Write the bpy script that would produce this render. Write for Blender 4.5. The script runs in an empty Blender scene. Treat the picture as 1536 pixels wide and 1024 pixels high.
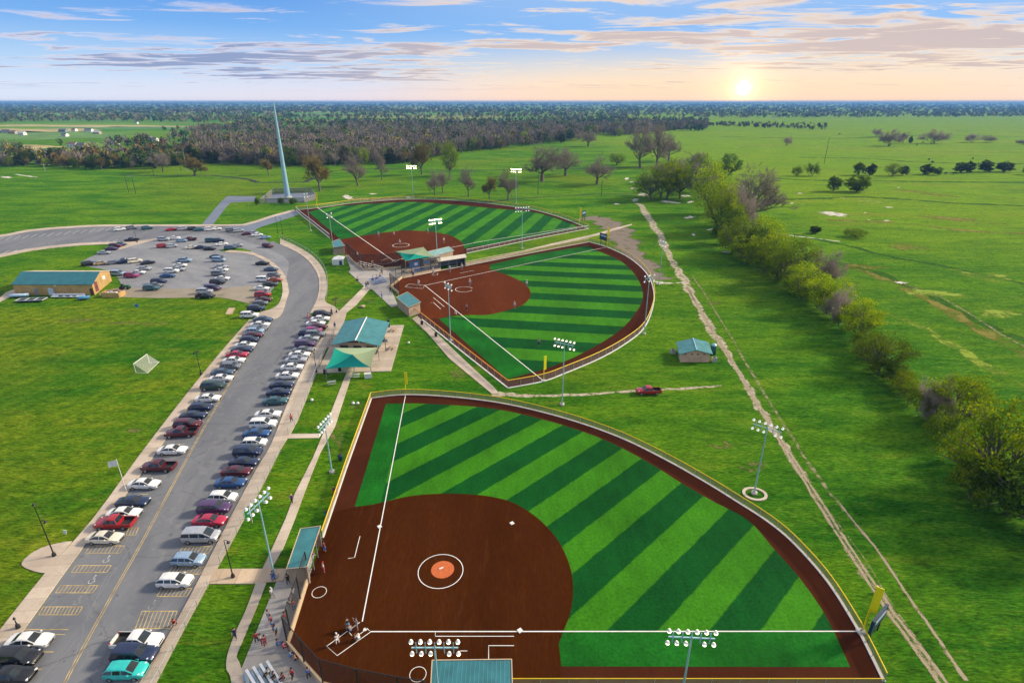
USE_HAZE = True
import bpy, bmesh, math, random
import numpy as np
from mathutils import Vector, Matrix
R = math.radians
rnd = random.Random(7)
scene = bpy.context.scene
COL = scene.collection
# ---------------------------------------------------------------- camera maths
F = 850.0; HC = 58.0; TILT = math.atan(360 / F); SN, CS = math.sin(TILT), math.cos(TILT)
def P(x, y, z=0.0):
    """ground point (at height z) seen at photo pixel x, y"""
    u, v = x - 768, y - 512
    k = (HC - z) / (F * SN + v * CS)
    return Vector((u * k, (F * CS - v * SN) * k, z))
def HT(x, y, yt):
    """height of an upright post with its foot at pixel x, y and its top at row yt"""
    p = P(x, y); lo, hi = 0.0, 120.0
    for _ in range(40):
        z = (lo + hi) / 2; dz = z - HC
        if 512 - F * (p.y * SN + dz * CS) / (p.y * CS - dz * SN) > yt: lo = z
        else: hi = z
    return z
cam = bpy.data.cameras.new('camera'); cam.lens = 36 * F / 1536; cam.sensor_width = 36
cam.clip_start = 1; cam.clip_end = 60000
co = bpy.data.objects.new('camera', cam); COL.objects.link(co)
co.location = (0, 0, HC); co.rotation_euler = (math.pi / 2 - TILT, 0, 0)
scene.camera = co
scene.view_settings.view_transform = 'Standard'; scene.view_settings.look = 'None'
scene.view_settings.exposure = 0.3; scene.view_settings.gamma = 1
scene.render.engine = 'CYCLES'
cy = scene.cycles
cy.use_denoising = True; cy.max_bounces = 8; cy.diffuse_bounces = 4; cy.glossy_bounces = 2
cy.transparent_max_bounces = 24; cy.transmission_bounces = 2; cy.volume_bounces = 1
cy.sample_clamp_indirect = 4; cy.caustics_reflective = False; cy.caustics_refractive = False
# ---------------------------------------------------------------- node helpers
class NT:
    def __init__(s, tree): s.t = tree; s.n = tree.nodes; s.l = tree.links
    def new(s, typ, **kw):
        n = s.n.new(typ)
        for k, v in kw.items(): setattr(n, k, v)
        return n
    def put(s, v, sock):
        if isinstance(v, bpy.types.NodeSocket): s.l.new(v, sock)
        elif isinstance(v, (tuple, list)) and len(v) == 3 and sock.type == 'RGBA': sock.default_value = (*v, 1)
        else: sock.default_value = v
    def math(s, op, a, b=None, c=None, clamp=False):
        n = s.new('ShaderNodeMath', operation=op, use_clamp=clamp); s.put(a, n.inputs[0])
        if b is not None: s.put(b, n.inputs[1])
        if c is not None: s.put(c, n.inputs[2])
        return n.outputs[0]
    def vmath(s, op, a, b=None):
        n = s.new('ShaderNodeVectorMath', operation=op); s.put(a, n.inputs[0])
        if b is not None: s.put(b, n.inputs[1])
        return n.outputs[1] if op in ('DOT_PRODUCT', 'LENGTH') else n.outputs[0]
    def mix(s, f, a, b, mode='MIX'):
        n = s.new('ShaderNodeMix', data_type='RGBA', blend_type=mode)
        s.put(f, n.inputs[0]); s.put(a, n.inputs[6]); s.put(b, n.inputs[7]); return n.outputs[2]
    def step(s, v, a, b, o0=0.0, o1=1.0):
        n = s.new('ShaderNodeMapRange', interpolation_type='SMOOTHSTEP'); s.put(v, n.inputs[0])
        for i, q in enumerate((a, b, o0, o1)): s.put(q, n.inputs[i + 1])
        return n.outputs[0]
    def noise(s, vec, scale, detail=4.0, rough=.55, dist=0.0, dim='3D'):
        n = s.new('ShaderNodeTexNoise', noise_dimensions=dim); s.put(vec, n.inputs['Vector'])
        n.inputs['Scale'].default_value = scale; n.inputs['Detail'].default_value = detail
        n.inputs['Roughness'].default_value = rough; n.inputs['Distortion'].default_value = dist
        return n.outputs['Fac']
    def mapping(s, vec, scale=(1, 1, 1), rot=(0, 0, 0), loc=(0, 0, 0)):
        n = s.new('ShaderNodeMapping'); s.put(vec, n.inputs[0]); n.inputs[1].default_value = loc
        n.inputs[2].default_value = rot; n.inputs[3].default_value = scale; return n.outputs[0]
    def sep(s, vec):
        n = s.new('ShaderNodeSeparateXYZ'); s.put(vec, n.inputs[0]); return n.outputs
    def comb(s, x, y, z):
        n = s.new('ShaderNodeCombineXYZ')
        for i, q in enumerate((x, y, z)): s.put(q, n.inputs[i])
        return n.outputs[0]
def newmat(name):
    m = bpy.data.materials.new(name); m.use_nodes = True
    t = NT(m.node_tree); t.n.clear()
    out = t.new('ShaderNodeOutputMaterial'); b = t.new('ShaderNodeBsdfPrincipled')
    t.l.new(b.outputs[0], out.inputs[0]); t.out = out; t.b = b
    return m, t
def pos(t): return t.new('ShaderNodeNewGeometry').outputs['Position']
def bump(t, h, strength=.3, dist=.1):
    n = t.new('ShaderNodeBump'); t.put(h, n.inputs['Height']); n.inputs['Strength'].default_value = strength
    n.inputs['Distance'].default_value = dist; t.l.new(n.outputs[0], t.b.inputs['Normal'])
MATS = {}
def M(name, rgb=None, rough=.7, var=.12, scale=1.5, metal=0.0, spec=.5, coat=0.0, objspace=False):
    """plain procedural material with slight uneven wear"""
    if name in MATS: return MATS[name]
    m, t = newmat(name)
    v = t.new('ShaderNodeTexCoord').outputs['Object'] if objspace else pos(t)
    f = t.noise(v, scale, 5)
    k = t.step(f, .25, .75, 1 - var, 1 + var)
    t.put(t.vmath('SCALE', rgb), t.b.inputs[0])
    sc = t.new('ShaderNodeVectorMath', operation='SCALE'); sc.inputs[0].default_value = rgb; t.l.new(k, sc.inputs[3])
    t.l.new(sc.outputs[0], t.b.inputs[0])
    t.b.inputs['Roughness'].default_value = rough; t.b.inputs['Metallic'].default_value = metal
    t.b.inputs['Specular IOR Level'].default_value = spec; t.b.inputs['Coat Weight'].default_value = coat
    MATS[name] = m; return m
# ---------------------------------------------------------------- object helpers
def tag(o, label=None, cat=None, group=None, kind=None):
    for k, v in (('label', label), ('category', cat), ('group', group), ('kind', kind)):
        if v: o[k] = v
    return o
def link(name, me, mats=(), parent=None, loc=None, rz=None):
    o = bpy.data.objects.new(name, me); COL.objects.link(o)
    for m in (mats if isinstance(mats, (list, tuple)) else [mats]): me.materials.append(m)
    if parent: o.parent = parent
    if loc is not None: o.location = loc
    if rz is not None: o.rotation_euler = (0, 0, rz)
    return o
def empty(name, loc=(0, 0, 0), rz=0.0, **kw):
    o = bpy.data.objects.new(name, None); COL.objects.link(o); o.location = loc; o.rotation_euler = (0, 0, rz)
    o.empty_display_size = .3
    return tag(o, **kw)
KIDS = {}
def copy_tree(o, parent=None, name=None):
    c = o.copy(); COL.objects.link(c)
    if parent: c.parent = parent
    for ch in list(o.children): copy_tree(ch, c)
    return c
class MB:
    """collects simple shapes, then makes one mesh object of them"""
    def __init__(s): s.v = []; s.f = []; s.m = []; s.sm = []
    def add(s, vs, fs, mi=0, smooth=False):
        b = len(s.v); s.v += [tuple(q) for q in vs]
        s.f += [tuple(i + b for i in f) for f in fs]; s.m += [mi] * len(fs); s.sm += [smooth] * len(fs); return s
    def box(s, c, d, mi=0, rz=0.0, mat=None):
        x, y, z = (q / 2 for q in d); a, b = math.cos(rz), math.sin(rz)
        vs = []
        for sx, sy, sz in ((-1,-1,-1),(1,-1,-1),(1,1,-1),(-1,1,-1),(-1,-1,1),(1,-1,1),(1,1,1),(-1,1,1)):
            p = Vector((sx * x, sy * y, sz * z))
            p = mat @ p if mat is not None else Vector((p.x * a - p.y * b, p.x * b + p.y * a, p.z))
            vs.append(p + Vector(c))
        return s.add(vs, ((0,3,2,1),(4,5,6,7),(0,1,5,4),(1,2,6,5),(2,3,7,6),(3,0,4,7)), mi)
    def tube(s, p0, p1, r0, r1=None, n=8, mi=0, caps=True):
        r1 = r0 if r1 is None else r1
        p0, p1 = Vector(p0), Vector(p1); d = (p1 - p0)
        if d.length < 1e-6: return s
        d.normalize(); a = d.orthogonal().normalized(); b = d.cross(a); vs = []
        for p, r in ((p0, r0), (p1, r1)):
            vs += [p + (a * math.cos(2 * math.pi * i / n) + b * math.sin(2 * math.pi * i / n)) * r for i in range(n)]
        fs = [(i, (i + 1) % n, n + (i + 1) % n, n + i) for i in range(n)]
        s.add(vs, fs, mi, n > 5)
        if caps: s.add(vs, [tuple(range(n))[::-1], tuple(range(n, 2 * n))], mi)
        return s
    def path(s, pts, r, n=8, mi=0):
        for a, b in zip(pts, pts[1:]): s.tube(a, b, r, r, n, mi)
        return s
    def lathe(s, prof, c=(0, 0, 0), n=12, mi=0):
        vs = [(c[0] + r * math.cos(2 * math.pi * i / n), c[1] + r * math.sin(2 * math.pi * i / n), c[2] + z) for r, z in prof for i in range(n)]
        fs = [(k * n + i, k * n + (i + 1) % n, (k + 1) * n + (i + 1) % n, (k + 1) * n + i) for k in range(len(prof) - 1) for i in range(n)]
        return s.add(vs, fs, mi, True)
    def ball(s, c, r, mi=0, n=8, sz=1.0):
        return s.lathe([(r * math.sin(math.pi * k / 6) + .0005, -r * sz * math.cos(math.pi * k / 6)) for k in range(7)], c, n, mi)
    def prism(s, pts, z0, z1, mi=0, bottom=False):
        n = len(pts); ar = sum(pts[i][0] * pts[(i + 1) % n][1] - pts[(i + 1) % n][0] * pts[i][1] for i in range(n))
        if ar < 0: pts = pts[::-1]
        vs = [(p[0], p[1], z0) for p in pts] + [(p[0], p[1], z1) for p in pts]
        fs = [(i, (i + 1) % n, n + (i + 1) % n, n + i) for i in range(n)] + [(tuple(n + k for k in f) if (pts[f[1]][0]-pts[f[0]][0])*(pts[f[2]][1]-pts[f[1]][1])-(pts[f[1]][1]-pts[f[0]][1])*(pts[f[2]][0]-pts[f[1]][0]) > 0 else tuple(n + k for k in f[::-1])) for f in tess(pts)]
        if bottom: fs.append(tuple(range(n))[::-1])
        return s.add(vs, fs, mi)
    def ribbon(s, pts, w, z0, z1, mi=0, closed=False):
        """upright strip of width w along ground points, from z0 to z1"""
        L = [Vector((p[0], p[1], 0)) for p in pts]; n = len(L); A = []; B = []
        for i in range(n):
            a = L[max(i - 1, 0)]; b = L[min(i + 1, n - 1)]
            if closed: a, b = L[i - 1], L[(i + 1) % n]
            d = (b - a).normalized(); q = Vector((-d.y, d.x, 0)) * w / 2
            A.append(L[i] - q); B.append(L[i] + q)
        vs = []
        for i in range(n):
            vs += [(A[i].x, A[i].y, z0), (B[i].x, B[i].y, z0), (B[i].x, B[i].y, z1), (A[i].x, A[i].y, z1)]
        fs = []
        for i in range(n if closed else n - 1):
            j = (i + 1) % n
            fs += [(i*4+3, j*4+3, j*4+2, i*4+2)]
            if z1 - z0 > .005: fs += [(i*4, j*4, j*4+3, i*4+3), (i*4+2, j*4+2, j*4+1, i*4+1)]
        if not closed and z1 - z0 > .005: fs += [(0, 3, 2, 1), (n*4-4, n*4-3, n*4-2, n*4-1)]
        # top faces must look up
        p = [Vector(vs[k]) for k in fs[0]]
        if (p[1] - p[0]).cross(p[2] - p[0]).z < 0: fs = [f[::-1] for f in fs]
        return s.add(vs, fs, mi)
    def mesh(s, name):
        me = bpy.data.meshes.new(name); me.from_pydata(s.v, [], s.f)
        me.polygons.foreach_set('material_index', s.m); me.polygons.foreach_set('use_smooth', s.sm); me.update(); return me
    def build(s, name, mats, parent=None, loc=None, rz=None): return link(name, s.mesh(name), mats, parent, loc, rz)
def smoothpts(pts, n=6, closed=False):
    """Catmull-Rom through pixel or ground points"""
    L = [Vector((*p[:2], 0)) for p in pts]; out = []; N = len(L)
    for i in range(N if closed else N - 1):
        g = (lambda k: L[k % N]) if closed else (lambda k: L[min(max(k, 0), N - 1)])
        a, b, c, d = g(i - 1), g(i), g(i + 1), g(i + 2)
        for k in range(n):
            t = k / n
            out.append(.5 * ((2 * b) + (c - a) * t + (2 * a - 5 * b + 4 * c - d) * t * t + (3 * b - a - 3 * c + d) * t ** 3))
    if not closed: out.append(L[-1])
    return [(q.x, q.y) for q in out]
def GP(pts): return [P(*p[:2]) for p in pts]
def structure(name, mb, mats): return tag(mb.build(name, mats), kind='structure')
def tess(pts):
    from mathutils.geometry import tessellate_polygon
    return [tuple(f) for f in tessellate_polygon([[Vector((p[0], p[1], 0)) for p in pts]])]
def sheet(name, pts, mat, z, px=True):
    g = GP(pts) if px else [Vector((*p[:2], 0)) for p in pts]
    n = len(g); ar = sum(g[i].x * g[(i + 1) % n].y - g[(i + 1) % n].x * g[i].y for i in range(n))
    if ar < 0: g = g[::-1]
    fs = [f if (g[f[1]] - g[f[0]]).cross(g[f[2]] - g[f[1]]).z > 0 else f[::-1] for f in tess(g)]
    return structure(name, MB().add([(p.x, p.y, z) for p in g], fs), mat)
NSL = [0]
def slab(name, pts, mat, z1=.12, z0=-.05):
    NSL[0] += 1; z1 += .0023 * NSL[0]
    return structure(name, MB().prism([(p.x, p.y) for p in GP(pts)], z0, z1), mat)
ORD = 'nearest second third fourth fifth sixth seventh eighth ninth tenth eleventh twelfth thirteenth fourteenth fifteenth sixteenth seventeenth eighteenth nineteenth twentieth'.split()
def ordw(i):
    if i < 20: return ORD[i]
    tens, u = divmod(i + 1, 10); tn = {2: 'twenty', 3: 'thirty', 4: 'forty', 5: 'fifty'}[tens]
    return tn + '-' + (['first'] + ORD[1:9])[u - 1] if u else tn[:-1] + 'ieth'
NUM = lambda i: ordw(i).replace('nearest', 'first')
CLXV, CLYV = 5.5, 0.7
# ---------------------------------------------------------------- sky and sun
SUN_AZ, SUN_EL = R(72), R(29)              # where the light falls from
sl = bpy.data.lights.new('sun', 'SUN'); sl.energy = 4.6; sl.angle = R(8); sl.color = (1, .84, .60)
so = bpy.data.objects.new('sun', sl); COL.objects.link(so)
sd = Vector((math.sin(SUN_AZ) * math.cos(SUN_EL), math.cos(SUN_AZ) * math.cos(SUN_EL), math.sin(SUN_EL)))
so.rotation_euler = sd.to_track_quat('Z', 'Y').to_euler()
w = bpy.data.worlds.new('World'); scene.world = w; w.use_nodes = True
t = NT(w.node_tree); t.n.clear()
wo = t.new('ShaderNodeOutputWorld'); bg = t.new('ShaderNodeBackground'); t.l.new(bg.outputs[0], wo.inputs[0])
bg.inputs[1].default_value = .1
sky = t.new('ShaderNodeTexSky', sky_type='NISHITA'); sky.sun_disc = False
sky.sun_elevation = SUN_EL; sky.sun_rotation = SUN_AZ; sky.altitude = 300
d = t.vmath('NORMALIZE', t.new('ShaderNodeTexCoord').outputs['Generated'])
dx, dy, dz = t.sep(d)
zc = t.math('MAXIMUM', dz, 0.0)
rp = t.new('ShaderNodeValToRGB'); t.l.new(t.math('MULTIPLY', zc, 2.0, clamp=True), rp.inputs[0])
cr = rp.color_ramp; cr.elements[0].position = 0; cr.elements[0].color = (6.6, 7.2, 8.6, 1); cr.elements[1].position = 1
cr.elements[1].color = (6.4, 6.9, 7.6, 1)  # upper sky, out of view, brightened and whitened to add fill light
for p_, c_ in ((.05, (5.6, 6.6, 8.4)), (.11, (3.7, 5.5, 8.0)), (.20, (1.5, 3.7, 7.6)), (.32, (.62, 2.4, 6.6)), (.42, (1.2, 3.2, 7.0)), (.62, (5.0, 6.0, 7.6))):
    e = cr.elements.new(p_); e.color = (*c_, 1)
base = t.mix(t.step(dz, .2, .8, .10, .40), rp.outputs[0], sky.outputs[0])
SV = P(1110, 166) - Vector((0, 0, HC)); SV.z = 0; az = math.atan2(SV.x, SV.y)
gv = Vector((math.sin(az) * math.cos(R(1.05)), math.cos(az) * math.cos(R(1.05)), math.sin(R(1.05))))
dot = t.vmath('DOT_PRODUCT', d, tuple(gv))
# horizontal closeness to the setting sun, for warm light low over the horizon
hx = t.vmath('DOT_PRODUCT', t.vmath('NORMALIZE', t.comb(dx, dy, 0.0)), (math.sin(az), math.cos(az), 0))
low = t.step(dz, 0.0, .16, 1.0, 0.0)
warm = t.math('MULTIPLY', t.math('MULTIPLY', t.step(hx, .80, 1.0), t.step(dz, 0.0, .10, 1.0, 0.0)), .85)
base = t.mix(t.math('MULTIPLY', t.math('MULTIPLY', t.step(hx, .72, 1.0), t.step(dz, .05, .2)), .55), base, (5.2, 6.9, 8.6))
base = t.mix(warm, base, (9.9, 6.7, 3.1))
pink = t.math('MULTIPLY', t.step(dz, 0.0, .045, .45, 0.0), t.step(hx, .45, .97))
base = t.mix(pink, base, (8.6, 5.9, 5.3))
# clouds on a flat layer high above
inv = t.math('DIVIDE', 1.0, t.math('ADD', zc, .018))
cv = t.comb(t.math('MULTIPLY', dx, inv), t.math('MULTIPLY', dy, inv), 0.0)
c1 = t.noise(t.mapping(cv, (.75, 1.25, 1), (0, 0, .10), (3.1, 1.4, 0)), 1.0, 9, .60, .6)
c2 = t.noise(t.mapping(cv, (.10, .17, 1), (0, 0, .05), (CLXV, CLYV, 0)), 1.0, 3, .5, .3)
dens = t.math('ADD', t.math('MULTIPLY', c1, .60), t.math('MULTIPLY', c2, .54))
for bx_, by_, sx_, sz_, am_ in ((600, 92, .26, .032, .095), (250, 78, .22, .020, .055), (1390, 62, .28, .022, .052), (990, 58, .25, .03, .04), (330, 16, .16, .012, .05), (1250, 100, .3, .010, .04), (150, 30, .5, .05, -.03)):
    q_ = (Vector((bx_ - 768, F * CS - (by_ - 512) * SN, -F * SN - (by_ - 512) * CS))).normalized(); ta_ = q_.x / q_.y
    e1 = t.math('DIVIDE', t.math('SUBTRACT', t.math('DIVIDE', dx, t.math('MAXIMUM', dy, .05)), ta_), sx_); e2 = t.math('DIVIDE', t.math('SUBTRACT', dz, q_.z), sz_)
    gs = t.math('EXPONENT', t.math('MULTIPLY', t.math('ADD', t.math('MULTIPLY', e1, e1), t.math('MULTIPLY', e2, e2)), -1.0)); dens = t.math('MULTIPLY_ADD', t.math('MULTIPLY', gs, t.step(dy, 0.0, .2)), am_, dens)
fade = t.step(dz, .010, .035)
cm = t.math('MULTIPLY', t.step(dens, .575, .662), fade)
near = t.step(hx, .70, 1.0)
thin = t.mix(near, (7.4, 6.6, 7.0), (9.6, 7.4, 5.0)); thick = t.mix(near, (2.3, 2.9, 4.7), (5.6, 4.5, 4.2))
ccol = t.mix(t.step(dens, .60, .69), thin, thick)
base = t.mix(t.math('MULTIPLY', cm, .92), base, ccol)
# the sun's own glow
g1 = t.step(dot, .99994, .99998); g2 = t.math('POWER', t.math('MAXIMUM', dot, 0.0), 900.0); g3 = t.math('POWER', t.math('MAXIMUM', dot, 0.0), 9000.0)
def addc(b, fac, col, k):
    n = t.new('ShaderNodeVectorMath', operation='SCALE'); n.inputs[0].default_value = [q * k for q in col]; t.l.new(fac, n.inputs[3])
    return t.mix(1.0, b, n.outputs[0], 'ADD')
base = addc(base, g1, (1, .9, .6), 22); base = addc(base, g2, (1, .60, .16), 3.0); base = addc(base, g3, (1, .82, .45), 6)
base = t.mix(t.step(dz, -.02, 0.0), (2.2, 3.0, 4.6), base)
t.l.new(base, bg.inputs[0])
# ---------------------------------------------------------------- air
hz = MB().box((0, 7900, 31), (34000, 16600, 64))
hm = bpy.data.materials.new('haze_air'); hm.use_nodes = True; ht = NT(hm.node_tree); ht.n.clear()
ho = ht.new('ShaderNodeOutputMaterial'); pv = ht.new('ShaderNodeVolumePrincipled')
pv.inputs['Color'].default_value = (.17, .38, .90, 1); pv.inputs['Density'].default_value = .00010; pv.inputs['Anisotropy'].default_value = .1
ht.l.new(pv.outputs[0], ho.inputs['Volume'])
if USE_HAZE: tag(hz.build('haze', hm), kind='stuff')
# ---------------------------------------------------------------- ground materials
def grass_mat():
    m, t = newmat('meadow_grass'); p = pos(t); x, y, z = t.sep(p)
    n_big = t.noise(p, .006, 4, .55); n_mid = t.noise(t.mapping(p, (.6, 1.3, 1), (0, 0, -.25)), .045, 6, .62, .6)
    n_st = t.noise(t.mapping(p, (.28, 1.5, 1), (0, 0, -.5)), .16, 6, .66, .8)
    n_sm = t.noise(t.mapping(p, (.5, 1.1, 1), (0, 0, -.45)), .55, 6, .72, .5); n_f = t.noise(t.mapping(p, (.42, 1.5, 1), (0, 0, .45)), 2.2, 5, .8)
    c = t.mix(t.step(n_mid, .32, .68), (.028, .140, .005), (.11, .25, .006))
    c = t.mix(t.math('MULTIPLY', t.step(n_big, .46, .66), .6), c, (.165, .22, .009))
    c = t.mix(t.math('MULTIPLY', t.step(n_st, .52, .72), .60), c, (.20, .235, .020))
    c = t.mix(t.math('MULTIPLY', t.step(n_st, .46, .30), .60), c, (.022, .095, .008))
    # lush strip along the creek on the right, dry turf on the left field
    lush = t.math('MULTIPLY', t.step(x, 8, 50), t.step(y, 260, 100)); lush = t.math('MULTIPLY', lush, t.step(n_mid, .75, .3, .2, .8))
    c = t.mix(lush, c, t.mix(t.step(n_st, .35, .68), (.022, .130, .006), (.085, .235, .009)))
    dry = t.math('MULTIPLY', t.step(x, -28, -60), t.step(y, 260, 150)); dry = t.math('MULTIPLY', dry, t.step(n_mid, .35, .7, 0, .65))
    c = t.mix(dry, c, t.mix(t.step(n_sm, .35, .68), (.088, .170, .006), (.205, .220, .010)))
    past = t.math('MULTIPLY', t.step(x, 90, 200), t.step(y, 170, 300)); c = t.mix(t.math('MULTIPLY', past, t.step(n_st, .3, .7, .35, .8)), c, (.190, .315, .007))  # pasture green, with some sun warmth put into its colour as extra yellow
    rb = t.noise(t.mapping(p, (.35, 1.4, 1), (0, 0, .25)), .03, 5, .6, .5); c = t.mix(t.math('MULTIPLY', t.math('MULTIPLY', past, t.step(rb, .55, .72)), .5), c, (.22, .19, .03)); c = t.mix(t.math('MULTIPLY', t.math('MULTIPLY', past, t.step(rb, .44, .30)), .55), c, (.05, .15, .010))
    c = t.mix(t.math('MULTIPLY', t.step(n_sm, .53, .74), .45), c, (.19, .21, .028))
    c = t.mix(t.math('MULTIPLY', t.step(n_sm, .46, .27), .65), c, (.016, .075, .006))
    k = t.math('MULTIPLY', t.step(n_f, .30, .70, .42, 1.62), t.step(n_sm, .25, .75, .78, 1.2)); c = t.vmath('MULTIPLY', c, t.comb(k, k, k))
    # faint mowing passes in the left field
    mow = t.math('SINE', t.math('ADD', t.math('MULTIPLY', t.vmath('DOT_PRODUCT', p, (.96, -.28, 0)), 1.7), t.math('MULTIPLY', n_mid, 5.0)))
    amp = t.step(x, -30, -60, 0.0, .07); km = t.math('MULTIPLY_ADD', t.step(mow, -.5, .5, -1.0, 1.0), amp, 1.0); c = t.vmath('MULTIPLY', c, t.comb(km, km, km))
    vo = t.new('ShaderNodeTexVoronoi'); t.put(t.mapping(p, (.0011, .0022, 1), (0, 0, .2)), vo.inputs['Vector']); vo.inputs['Scale'].default_value = 1
    vv = t.sep(vo.outputs['Color'])[0]
    far = t.mix(t.step(vv, .3, .6), (.07, .22, .02), (.34, .30, .08)); far = t.mix(t.step(vv, .62, .7), far, (.14, .27, .025))
    c = t.mix(t.math('MULTIPLY', t.step(y, 750, 1500), t.step(x, 300, -100)), c, far)
    t.l.new(c, t.b.inputs[0]); t.b.inputs['Roughness'].default_value = .95; t.b.inputs['Specular IOR Level'].default_value = .03
    bump(t, t.math('ADD', t.math('MULTIPLY', n_sm, 1.6), t.math('MULTIPLY', n_f, .9)), 1.0, .45)
    return m
GRASS = grass_mat()
def mottled(name, cols, scales, rough=.85, bumpy=.3, bd=.03, spec=.25, stretch=(1, 1, 1), rot=0.0):
    m, t = newmat(name); p = t.mapping(pos(t), stretch, (0, 0, rot))
    a = t.noise(p, scales[0], 4, .55, .3); b = t.noise(p, scales[1], 5, .65); c3 = t.noise(p, scales[2], 3, .7)
    c = t.mix(t.step(a, .3, .7), cols[0], cols[1]); c = t.mix(t.math('MULTIPLY', t.step(b, .5, .75), .6), c, cols[2])
    k = t.step(c3, .2, .8, .78, 1.22); c = t.vmath('MULTIPLY', c, t.comb(k, k, k))
    t.l.new(c, t.b.inputs[0]); t.b.inputs['Roughness'].default_value = rough; t.b.inputs['Specular IOR Level'].default_value = spec
    bump(t, c3, bumpy, bd); return m
def paved(name, cols, ang, joint=None, stain=.5, lanes=0.0, crack=.0):
    m, t = newmat(name); p = pos(t); q = t.mapping(p, (1, 1, 1), (0, 0, -ang)); qx, qy, qz = t.sep(q)
    a = t.noise(t.mapping(q, (1, .22, 1)), .16, 5, .6, .5); b = t.noise(p, .45, 6, .7, 1.2); f = t.noise(p, 11, 3, .7); blot = t.noise(p, .9, 3, .5)
    c = t.mix(t.step(a, .3, .7), cols[0], cols[1]); c = t.mix(t.math('MULTIPLY', t.step(b, .5, .72), .6), c, cols[2])
    c = t.mix(t.math('MULTIPLY', t.step(blot, .66, .74), stain), c, [v * .55 for v in cols[0]])
    if crack:
        vo = t.new('ShaderNodeTexVoronoi', feature='DISTANCE_TO_EDGE'); t.put(t.vmath('ADD', p, t.comb(t.math('MULTIPLY', b, 3.0), t.math('MULTIPLY', a, 3.0), 0.0)), vo.inputs['Vector']); vo.inputs['Scale'].default_value = .11
        c = t.mix(t.math('MULTIPLY', t.step(vo.outputs['Distance'], .012, .004), crack), c, [v * .45 for v in cols[0]])
    if joint:
        fr = t.math('FRACT', t.math('DIVIDE', qy, joint)); c = t.mix(t.math('MULTIPLY', t.step(t.math('ABSOLUTE', t.math('SUBTRACT', fr, .5)), .477, .492), .55), c, [v * .5 for v in cols[0]])
        cell = t.noise(t.comb(0.0, t.math('FLOOR', t.math('DIVIDE', qy, joint)), 0.0), 7.3, 0); kc = t.step(cell, .3, .7, .86, 1.14); c = t.vmath('MULTIPLY', c, t.comb(kc, kc, kc))
    k = t.step(f, .2, .8, .82, 1.18); c = t.vmath('MULTIPLY', c, t.comb(k, k, k))
    t.l.new(c, t.b.inputs[0]); t.b.inputs['Roughness'].default_value = .85; t.b.inputs['Specular IOR Level'].default_value = .2; bump(t, f, .3, .01); return m
RD = R(5.5)
ASPHALT = paved('worn_asphalt', ((.140, .150, .172), (.195, .202, .218), (.24, .238, .235)), RD, None, .5, 0, .35)
LOT = paved('lot_asphalt', ((.19, .20, .225), (.27, .278, .295), (.35, .33, .30)), R(60), None, .4, 0, .3)
CONC = paved('pale_concrete', ((.44, .36, .29), (.54, .46, .37), (.34, .275, .21)), RD, 1.9, .3)
CONCG = paved('grey_concrete', ((.31, .295, .28), (.40, .375, .35), (.24, .23, .22)), RD, 3.2, .5)
CONCT = paved('tan_concrete', ((.46, .34, .23), (.54, .42, .30), (.36, .27, .19)), R(95), 2.4, .3)
DIRT = mottled('infield_clay', ((.040, .0105, .0016), (.060, .0165, .0026), (.078, .024, .005)), (.10, .9, 5), .95, .4, .03, .0, (1, .16, 1), .12)
TRACKD = mottled('warning_track_clay', ((.050, .0135, .0050), (.068, .019, .0072), (.042, .0115, .0048)), (.1, .8, 7), .95, .25, .02, .02)
SOIL = mottled('bare_soil', ((.42, .34, .24), (.55, .47, .36), (.25, .21, .12)), (.3, 1.2, 5), .95, .5, .06, .1)
GRAVEL = mottled('gravel_soil', ((.17, .14, .11), (.22, .19, .15), (.12, .13, .06)), (.06, .4, 3), .95, .4, .05, .1)
def turf_mat(name, ang=0.0, width=4.25, phase=0.0, light=(.036, .172, .0055), dark=(.0034, .066, .0085), solid=None):
    m, t = newmat(name); p = pos(t)
    n1 = t.noise(p, .09, 4, .55); n2 = t.noise(p, 2.5, 4, .7)
    wob = t.math('MULTIPLY', t.math('SUBTRACT', t.noise(p, .5, 3), .5), .35)
    if solid is None:
        u = t.vmath('DOT_PRODUCT', p, (-math.sin(ang), math.cos(ang), 0))
        s_ = t.math('SINE', t.math('MULTIPLY_ADD', t.math('ADD', u, wob), math.pi / width, phase))
        c = t.mix(t.step(s_, -.11, .11), light, dark)
    else: c = t.mix(t.step(n1, .4, .7), solid, [q * 1.25 for q in solid])
    n3 = t.noise(t.mapping(p, (1, .3, 1), (0, 0, ang)), .6, 5, .65); k = t.math('MULTIPLY', t.math('MULTIPLY', t.step(n1, .25, .75, .82, 1.2), t.step(n3, .3, .7, .88, 1.12)), t.step(n2, .2, .8, .68, 1.32)); c = t.vmath('MULTIPLY', c, t.comb(k, k, k))
    t.l.new(c, t.b.inputs[0]); t.b.inputs['Roughness'].default_value = .8; t.b.inputs['Specular IOR Level'].default_value = .05
    bump(t, n2, .5, .04); return m
DIRTF = mottled('red_infield_clay', ((.082, .019, .0045), (.112, .028, .0065), (.135, .040, .011)), (.08, .6, 5), .95, .3, .02, .02, (1, .2, 1), .3)
CHALK = M('chalk_white', (.82, .82, .80), .8, .08, 1.2); YLINE = M('road_paint', (.50, .36, .13), .8, .45, .8)
WLINE = M('worn_white_paint', (.6, .6, .58), .8, .3, 2)
# the ground itself: one sheet out to the horizon
gx = [-30000, -8000, -2000, -600, -200, 0, 200, 600, 2000, 8000, 30000]; gy = [-300, 0, 60, 150, 300, 600, 1200, 3000, 8000, 20000, 45000]
structure('ground', MB().add([(a, b, 0) for b in gy for a in gx], [(j*11+i, j*11+i+1, j*11+i+12, j*11+i+11) for j in range(10) for i in range(10)]), GRASS)
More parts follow.
